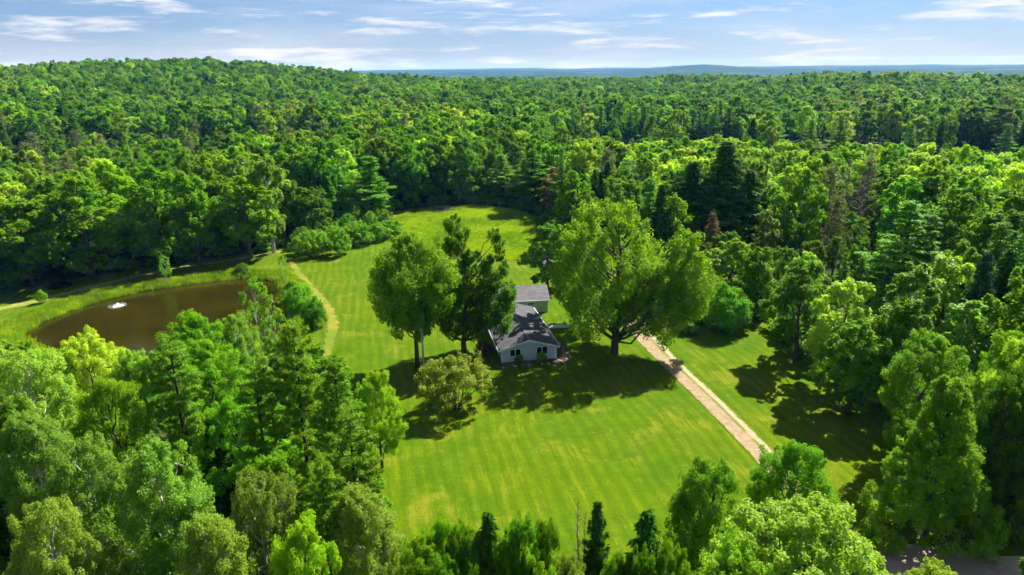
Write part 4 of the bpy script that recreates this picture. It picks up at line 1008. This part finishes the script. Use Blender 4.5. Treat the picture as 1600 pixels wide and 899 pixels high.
back = (_u > 850) & (_u < 1070) & (D > 104) & (D < 205); Hh = np.where(back, Hh * .86, Hh)
Rr = Hh * RNG.uniform(.24, .31, len(X)) * np.where(D > 330, RNG.uniform(.72, 1.5, len(X)), RNG.uniform(.88, 1.18, len(X)))
ok &= (D < 330) | (RNG.random(len(X)) > .12)
tx, ty, th, tr_ = np.array(TREES).T
near = D < 330
for i in np.nonzero(near & ok)[0]:
    dd = np.hypot(tx - X[i], ty - Y[i]); lim = np.minimum(tr_, 5.0) * .8 + 1.6
    if (dd < lim).any(): ok[i] = False
    if D[i] < 150:
        for f, s in ((1.02, 0), (.8, .8), (.8, -.8), (.5, 1.05), (.5, -1.05)):
            u, v, _ = project(X[i] + s * Rr[i], Y[i], Hh[i] * f)
            if inside(VIS, np.array([u]), np.array([v]))[0]: ok[i] = False
X, Y, D, AZ, Hh, Rr, marsh, back = (q[ok] for q in (X, Y, D, AZ, Hh, Rr, marsh, back)); Z0 = terrain(X, Y)
# drop what lies well behind a ridge
abin = np.round(AZ * 5).astype(int); order = np.argsort(D); hz = {}; keep = np.ones(len(X), bool)
for i in order:
    e = (Z0[i] + Hh[i] - HC) / D[i]; b = abin[i]; m0 = hz.get(b, -9)
    if D[i] > 420 and e < m0 - .012: keep[i] = False
    hz[b] = max(m0, e)
X, Y, D, AZ, Hh, Rr, marsh, back, Z0 = (q[keep] for q in (X, Y, D, AZ, Hh, Rr, marsh, back, Z0)); N = len(X)
# species
con = vnoise(X / 55 + 5, Y / 55 + 2); asp_ = vnoise(X / 75 + 30, Y / 75 + 11); u0 = RNG.random(N)
left_near = (D < 112) & (X < -4)
p_con = np.where(con > .60, .62, .10); p_con = np.where(D > 420, p_con * .3, p_con); p_con = np.where(marsh, .16, p_con)
kind = np.where(u0 < p_con * .72, 'pine', np.where(u0 < p_con, 'spruce', 'x'))
u1 = RNG.random(N); lv = np.where(asp_ > .60, np.where(u1 < .6, 'aspen', 'maple'), np.where(u1 < .42, 'maple', np.where(u1 < .82, 'oak', np.where(u1 < .93, 'basswood', 'aspen'))))
lv = np.where(left_near, np.where(u1 < .6, 'aspen', 'maple'), lv); lv = np.where(marsh & (u1 < .35), 'grey', lv); lv = np.where((D > 120) & (D < 500) & (u1 > .975), 'grey', lv)
lv = np.where((D > 420) & (lv == 'maple') & (u1 < .26), 'oak', lv); lv = np.where((D > 420) & (lv == 'basswood') & (u1 < .915), 'oak', lv)
Hh = np.where(D > 420, Hh * RNG.uniform(.86, 1.12, N), Hh)
bright_stand = (AZ > 1) & (D > 175) & (D < 300)  # stand given mostly yellow green basswood and maple
lv = np.where(bright_stand & (u1 > .25), np.where(u1 > .62, 'basswood', 'maple'), lv); kind = np.where(bright_stand & (u0 > .12), 'x', kind)
kind = np.where((AZ > 3) & (D > 398) & (D < 450) & (u0 < .5), 'pine', kind)
kind = np.where(back & (u0 < .7), np.where(u0 < .42, 'pine', 'spruce'), kind)
kind = np.where(kind == 'x', lv, kind)
VAR = {'maple': ['mid_maple0', 'mid_maple1', 'mid_maple2', 'mid_maple3'], 'oak': ['mid_oak0', 'mid_oak1', 'mid_oak2'], 'aspen': ['mid_aspen0', 'mid_aspen1'],
       'basswood': ['mid_basswood'], 'pine': ['mid_pine0', 'mid_pine1', 'mid_pine2'], 'spruce': ['mid_spruce0', 'mid_spruce1'], 'grey': ['mid_grey']}
NVAR = {'maple': ['near_maple'], 'oak': ['near_oak'], 'aspen': ['near_aspen', 'near_aspen_wide'], 'basswood': ['near_basswood'], 'pine': ['near_pine', 'near_pine_open'], 'spruce': ['near_spruce'], 'grey': ['mid_grey']}
# how much of each shows: draw crowns near to far into a coarse picture
BW, BH, S = 400, 225, .25; buf = np.zeros((BH, BW), bool); shown = np.zeros(N)
allx = np.concatenate([X, tx]); ally = np.concatenate([Y, ty]); allh = np.concatenate([Hh, th]); allr = np.concatenate([Rr, tr_])
allz = np.concatenate([Z0, terrain(tx, ty)]); u_t, v_t, zz = project(allx, ally, allz + allh); _, v_b, _ = project(allx, ally, allz)
pw = allr * FPX / zz * S
for i in np.argsort(np.hypot(allx, ally)):
    if zz[i] > 420: break
    x0, x1 = int(u_t[i] * S - pw[i]), int(u_t[i] * S + pw[i]) + 1; y0, y1 = int(v_t[i] * S), int((v_b[i] * .85 + v_t[i] * .15) * S) + 1
    if x1 <= 0 or x0 >= BW or y1 <= 0 or y0 >= BH: continue
    cxx, cyy = (x0 + x1 - 1) / 2, (y0 + y1 - 1) / 2; a = np.arange(max(0, y0), min(BH, y1))[:, None]; b = np.arange(max(0, x0), min(BW, x1))[None]
    mk = ((b - cxx) / ((x1 - x0) / 2)) ** 2 + ((a - cyy) / ((y1 - y0) / 2)) ** 2 <= 1
    sub = buf[max(0, y0):min(BH, y1), max(0, x0):min(BW, x1)]
    if i < N: shown[i] = (mk & ~sub).sum()
    sub |= mk
n_single = 215
single = np.zeros(N, bool); single[np.argsort(-shown)[:n_single]] = True; single &= shown > 8
WORD = {'maple': ('maple_tree', 'leafy green maple'), 'oak': ('oak_tree', 'dark green oak'), 'aspen': ('aspen_tree', 'pale green aspen'), 'basswood': ('basswood_tree', 'yellow green basswood'),
        'pine': ('pine_tree', 'green pine'), 'spruce': ('spruce_tree', 'dark pointed spruce'), 'grey': ('thin_tree', 'thin grey leaved tree')}
LAND = [(90, 360, 'broad tree behind the left pond end'), (146, 300, 'tall domed pond tree'), (262, 290, 'large dark pond tree'), (392, 310, 'round topped pond tree'),
        (428, 260, 'tall narrow pond tree'), (535, 290, 'pine behind the shrub row'), (582, 280, 'bright limbed pine'), (690, 300, 'brush pile'), (785, 270, 'pine at the meadow end'),
        (832, 270, 'dark overhanging meadow pine'), (868, 290, 'brownish dying tree'), (945, 270, 'thin grey tree'), (985, 280, 'bare grey tree'), (975, 316, 'huge maple top'),
        (1078, 290, 'left dark spruce'), (1122, 260, 'tallest dark spruce'), (1160, 300, 'shorter dark spruce'), (1200, 350, 'small bluish tree'), (1330, 290, 'bare tree patch'),
        (1398, 340, 'solitary tall pine'), (1527, 300, 'rounded yellow green treetop'), (1545, 430, 'blue grey spruce'), (1330, 450, 'yellow green topped edge tree'), (1490, 680, 'big cone shaped tree'),
        (1462, 560, 'bright tree behind the cone'), (1265, 830, 'big foreground crown'), (1118, 770, 'twin trees'), (905, 850, 'dead trunks'), (765, 850, 'spruce tip of the bottom row'), (455, 560, 'tallest foreground pine'),
        (262, 600, 'dark foreground pine'), (243, 740, 'silver green aspen'), (125, 730, 'light green aspen'), (40, 600, 'silvery tree at left margin'), (545, 700, 'low bright pine'), (330, 510, 'tree cutting into the pond')]
found = {}
for i in np.nonzero(single)[0]:
    u, v, _ = project(X[i], Y[i], Z0[i] + Hh[i] * .8); dd = [math.hypot(u - a, (v - b) * 1.3) for a, b, _ in LAND]; j = int(np.argmin(dd)); a, b, nm_ = LAND[j]
    rel = ('left of' if u < a else 'right of') if abs(u - a) > abs(v - b) * 1.2 else ('behind' if v < b else 'in front of')
    found.setdefault((kind[i], rel, nm_), []).append((dd[j], i))
ORD = ['nearest', 'second nearest', 'third nearest', 'fourth nearest', 'fifth nearest', 'sixth nearest', 'seventh nearest', 'eighth nearest', 'ninth nearest', 'tenth nearest']
for (k, rel, nm_), L in sorted(found.items()):
    nm, what = WORD[k]
    for n_, (_, i) in enumerate(sorted(L)):
        src = NVAR if D[i] < 85 else VAR; key = src[k][i % len(src[k])]
        lab = f'{what} {rel} the {nm_}' + (f', {ORD[min(n_, 9)]} to it' if len(L) > 1 else '')
        plant(key, nm, lab, 'tree', X[i], Y[i], Hh[i], Rr[i] * 2 * (.8 if k in ('aspen', 'pine', 'spruce') else 1), None, 'single trees of the woods', z=Z0[i])

# everything else: one mass of woods, drawn from coarser trees
def far_tree(key, cw, leaf, bark, H, R):
    C, W = cw; V1 = np.vstack(C.V); V2 = np.vstack(W.V); n1 = len(V1)
    Q2 = np.vstack(W.Q) + n1; T2 = (np.vstack(W.T) + n1) if W.T else np.zeros((0, 3), int)
    fs_ = [np.arange(n1).reshape(-1, 4), Q2] + ([T2] if len(T2) else [])
    mi = np.concatenate([np.zeros(n1 // 4), np.ones(len(Q2) + len(T2))])
    me = mesh_np(key, np.vstack([V1, V2]), fs_, [M[leaf], M[bark]], mi, {'tone': np.concatenate([np.concatenate(C.tone), np.zeros(len(V2))])})
    return me, H, R
woods_col = bpy.data.collections.new('woods_sources'); FAR = {}; woods_names = []; woods_dim = []
def add_source(key, kind_, lod, me, H, R):
    nm = 'woods_source_%03d' % len(woods_names); o = bpy.data.objects.new(nm, me); woods_col.objects.link(o)
    FAR.setdefault((kind_, lod), []).append(len(woods_names)); woods_names.append(nm); woods_dim.append((H, R))
for k_, keys in VAR.items():
    for key in keys:
        d = PROTO[key]; me, H, R = far_tree(key + '_joined', (d['C'], d['W']), d['leaf'], d['bark'], d['H'], d['R']); add_source(key, k_, 1, me, H, R)
for s in range(3):
    for k_, leaf, shp, R in (('maple', 'maple', 'dome', 5.0), ('maple', 'maple_bright', 'dome', 5.0), ('oak', 'oak', 'round', 5.4), ('aspen', 'aspen', 'column', 4.2), ('basswood', 'basswood', 'dome', 5.4)):
        me, H, R = far_tree('far', broadleaf(200 + s, 18.0, R, cb=.12, nb=10, nc=9, nl=24, ls=.46, shape=shp, up=.35, el=1.25, br=(.36, .52), cr=(.30, .46), twigs=0), leaf, 'bark', 18.0, R); add_source('far', k_, 2, me, H, R)
    me, H, R = far_tree('far', pine(220 + s, 22.0, 4.6, cb=.12, nl=5, ls=1.0, sub=3, step=1.7, asp=.22), 'pine', 'pine_bark', 22.0, 4.6); add_source('far', 'pine', 2, me, H, R)
    me, H, R = far_tree('far', spruce(230 + s, 20.0, 3.4, nl=3, ls=.85, step=1.1, dens=.5, asp=.36), 'spruce', 'pine_bark', 20.0, 3.4); add_source('far', 'spruce', 2, me, H, R)
FAR[('grey', 2)] = FAR[('grey', 1)]
def scatter(name, label, cat, col, P, idx, sc, rot):
    me = bpy.data.meshes.new(name); me.vertices.add(len(P)); me.vertices.foreach_set('co', np.asarray(P, np.float32).ravel())
    a = me.attributes.new('pick', 'INT', 'POINT'); a.data.foreach_set('value', np.asarray(idx, np.int32))
    a = me.attributes.new('size', 'FLOAT_VECTOR', 'POINT'); a.data.foreach_set('vector', np.asarray(sc, np.float32).ravel())
    a = me.attributes.new('turn', 'FLOAT_VECTOR', 'POINT'); a.data.foreach_set('vector', np.asarray(rot, np.float32).ravel())
    o = obj(name, me); tag(o, label, cat, kind='stuff')
    g = bpy.data.node_groups.new(name, 'GeometryNodeTree')
    g.interface.new_socket('Geometry', in_out='INPUT', socket_type='NodeSocketGeometry'); g.interface.new_socket('Geometry', in_out='OUTPUT', socket_type='NodeSocketGeometry')
    gi = g.nodes.new('NodeGroupInput'); go = g.nodes.new('NodeGroupOutput'); ip = g.nodes.new('GeometryNodeInstanceOnPoints')
    ci = g.nodes.new('GeometryNodeCollectionInfo'); ci.inputs['Collection'].default_value = col; ci.inputs['Separate Children'].default_value = True; ci.inputs['Reset Children'].default_value = True
    g.links.new(gi.outputs[0], ip.inputs['Points']); g.links.new(ci.outputs[0], ip.inputs['Instance']); ip.inputs['Pick Instance'].default_value = True
    for nm, ty, inp in (('pick', 'INT', 'Instance Index'), ('turn', 'FLOAT_VECTOR', 'Rotation'), ('size', 'FLOAT_VECTOR', 'Scale')):
        na_ = g.nodes.new('GeometryNodeInputNamedAttribute'); na_.data_type = ty; na_.inputs['Name'].default_value = nm; g.links.new(na_.outputs[0], ip.inputs[inp])
    g.links.new(ip.outputs[0], go.inputs[0]); md = o.modifiers.new('instances', 'NODES'); md.node_group = g
    return o
rest = np.nonzero(~single)[0]; P = np.column_stack([X, Y, Z0])[rest]; idx = []; sc = []
for i in rest:
    lod = 1 if D[i] < 330 else 2
    c = FAR[(kind[i], lod)]; j = c[i * 7 % len(c)]; H, R = woods_dim[j]; f = .8 if kind[i] in ('aspen', 'pine', 'spruce') else 1
    sx = Rr[i] * f / R * (1.0 if D[i] < 330 else 1.12 if D[i] < 800 else 1.32 if D[i] < 1500 else 1.6); idx.append(j); sc.append((sx, sx, Hh[i] / H))
rot = np.column_stack([np.zeros((len(rest), 2)), RNG.uniform(0, 6.28, len(rest))])
scatter('woodland', 'unbroken green woods stretching back to the hills', 'woods', woods_col, P, idx, sc, rot)
print('trees: hand', len(TREES), 'single', single.sum(), 'rest', len(rest))

# undergrowth at the foot of the woods, weeds on the pond bank, tall meadow grass
def tuft(seed, n, h, w, spread, leaf):
    r = np.random.default_rng(seed); C = Crown(); c = r.normal(size=(n, 3)) * [spread, spread, 0]; hh = h * r.uniform(.5, 1.1, n)
    d = unit(r.normal(size=(n, 3)) * [.32, .32, 0] + [0, 0, 1]); c = c + d * hh[:, None] * .48
    C.cards(r, c, r.normal(size=(n, 3)) * [1, 1, .2], hh * .5, w / h, r.random(n), t=d)
    return C.mesh('tuft', M[leaf])
tuft_col = bpy.data.collections.new('tuft_sources')
for j, (n, h, w, s, lf) in enumerate(((60, .75, .10, .30, 'reed'), (50, 1.1, .11, .34, 'reed'), (60, .7, .09, .32, 'grass_blade'), (50, .9, .09, .34, 'grass_blade'), (60, .6, .07, .32, 'dry_grass'), (50, .8, .07, .32, 'dry_grass'))):
    tuft_col.objects.link(bpy.data.objects.new('tuft_%02d' % j, tuft(300 + j, n, h, w, s, lf)))
def spread(Pxy, idx, lo, hi, name, label, cat, col):
    n = len(Pxy); z = terrain(Pxy[:, 0], Pxy[:, 1]); s = RNG.uniform(lo, hi, n)
    return scatter(name, label, cat, col, np.column_stack([Pxy, z]), idx, np.column_stack([s, s, s * RNG.uniform(.8, 1.2, n)]), np.column_stack([np.zeros((n, 2)), RNG.uniform(0, 6.28, n)]))
lo, hi = POND.min(0) - 8, POND.max(0) + 8; q = RNG.uniform(lo, hi, (26000, 2)); s = sdist(POND, q[:, 0], q[:, 1])
dens = np.where(q[:, 1] > POND[:, 1].mean(), 1.0, .8); k = (s > -1.6) & (terrain(q[:, 0], q[:, 1]) > WATER_Z - .12) & (s < 1.6 + 2.0 * vnoise(q[:, 0] / 6, q[:, 1] / 6)) & (RNG.random(len(q)) < dens); q = q[k]
q = q[RNG.random(len(q)) < .35 + .9 * vnoise(q[:, 0] / 3 + 4, q[:, 1] / 3)]
spread(q, np.where(vnoise(q[:, 0] / 4, q[:, 1] / 4) + RNG.normal(size=len(q)) * .15 > .62, RNG.choice([4, 5, 0], len(q)), RNG.choice([0, 1, 2, 3], len(q))), .5, 1.5, 'bank_weeds', 'tall bright weeds and grass along the pond bank', 'weeds', tuft_col)
lo, hi = MEADOW.min(0), MEADOW.max(0); q = RNG.uniform(lo, hi, (15000, 2)); q = q[inside(MEADOW, q[:, 0], q[:, 1])]
a = vnoise(q[:, 0] / 9, q[:, 1] / 9); spread(q, np.where(RNG.random(len(q)) < a * 1.3, RNG.choice([4, 5], len(q)), RNG.choice([2, 3], len(q))), .6, 1.1, 'meadow_grass', 'rough yellow and green grass of the back meadow', 'grass', tuft_col)
bush_col = bpy.data.collections.new('bush_sources')
for j, (lf, sh) in enumerate((('maple', 'dome'), ('maple_bright', 'round'), ('oak', 'dome'), ('willow', 'dome'))):
    C, W = broadleaf(320 + j, 3.0, 1.8, cb=.02, nb=7, nc=7, nl=16, ls=.22, shape=sh, up=.4, el=1.4, br=(.38, .52), stems=2, trunk_r=.04)
    bush_col.objects.link(bpy.data.objects.new('bush_%02d' % j, far_tree('bush', (C, W), lf, 'bark', 3, 1.8)[0]))
q = np.column_stack([RNG.uniform(-190, 190, 34000), RNG.uniform(30, 300, 34000)]); s = sdist(CLEAR, q[:, 0], q[:, 1]); s2 = sdist(POND, q[:, 0], q[:, 1])
az_ = np.degrees(np.arctan2(q[:, 0], q[:, 1])); k = (s > .8) & ((s < 9) & (RNG.random(len(q)) < np.exp(-s / 5.0) * .8) | (np.hypot(q[:, 0], q[:, 1]) < 118) & (RNG.random(len(q)) < .38)) & (np.abs(az_) < 42) & (s2 > 2) & (sdist(SMALL_POND, q[:, 0], q[:, 1]) > 2)
u, v, _ = project(q[:, 0], q[:, 1], np.full(len(q), 2.5)); k &= ~((np.hypot(q[:, 0], q[:, 1]) < 112) & inside(VIS, u, v)); q = q[k]
spread(q, RNG.integers(0, 4, len(q)), .45, 1.25, 'undergrowth', 'low leafy undergrowth along the edge of the woods', 'undergrowth', bush_col)

# ------------------------------------------------------------------ haze
t = NT('summer_haze'); pv = t.n('VolumePrincipled'); pv.inputs['Color'].default_value = (0.10, 0.42, 1.0, 1); pv.inputs['Absorption Color'].default_value = (1, 1, 1, 1); pv.inputs['Density'].default_value = 6.5e-5; pv.inputs['Anisotropy'].default_value = 0.0
t.l(pv.outputs[0], t.out.inputs['Volume'])
hzb = MB().box((-15500, -15500, -90), (15500, 15500, 125)).build('haze', t.m); hzb['kind'] = 'stuff'; hzb['label'] = 'thin blue summer haze over the far hills'; hzb['category'] = 'haze'
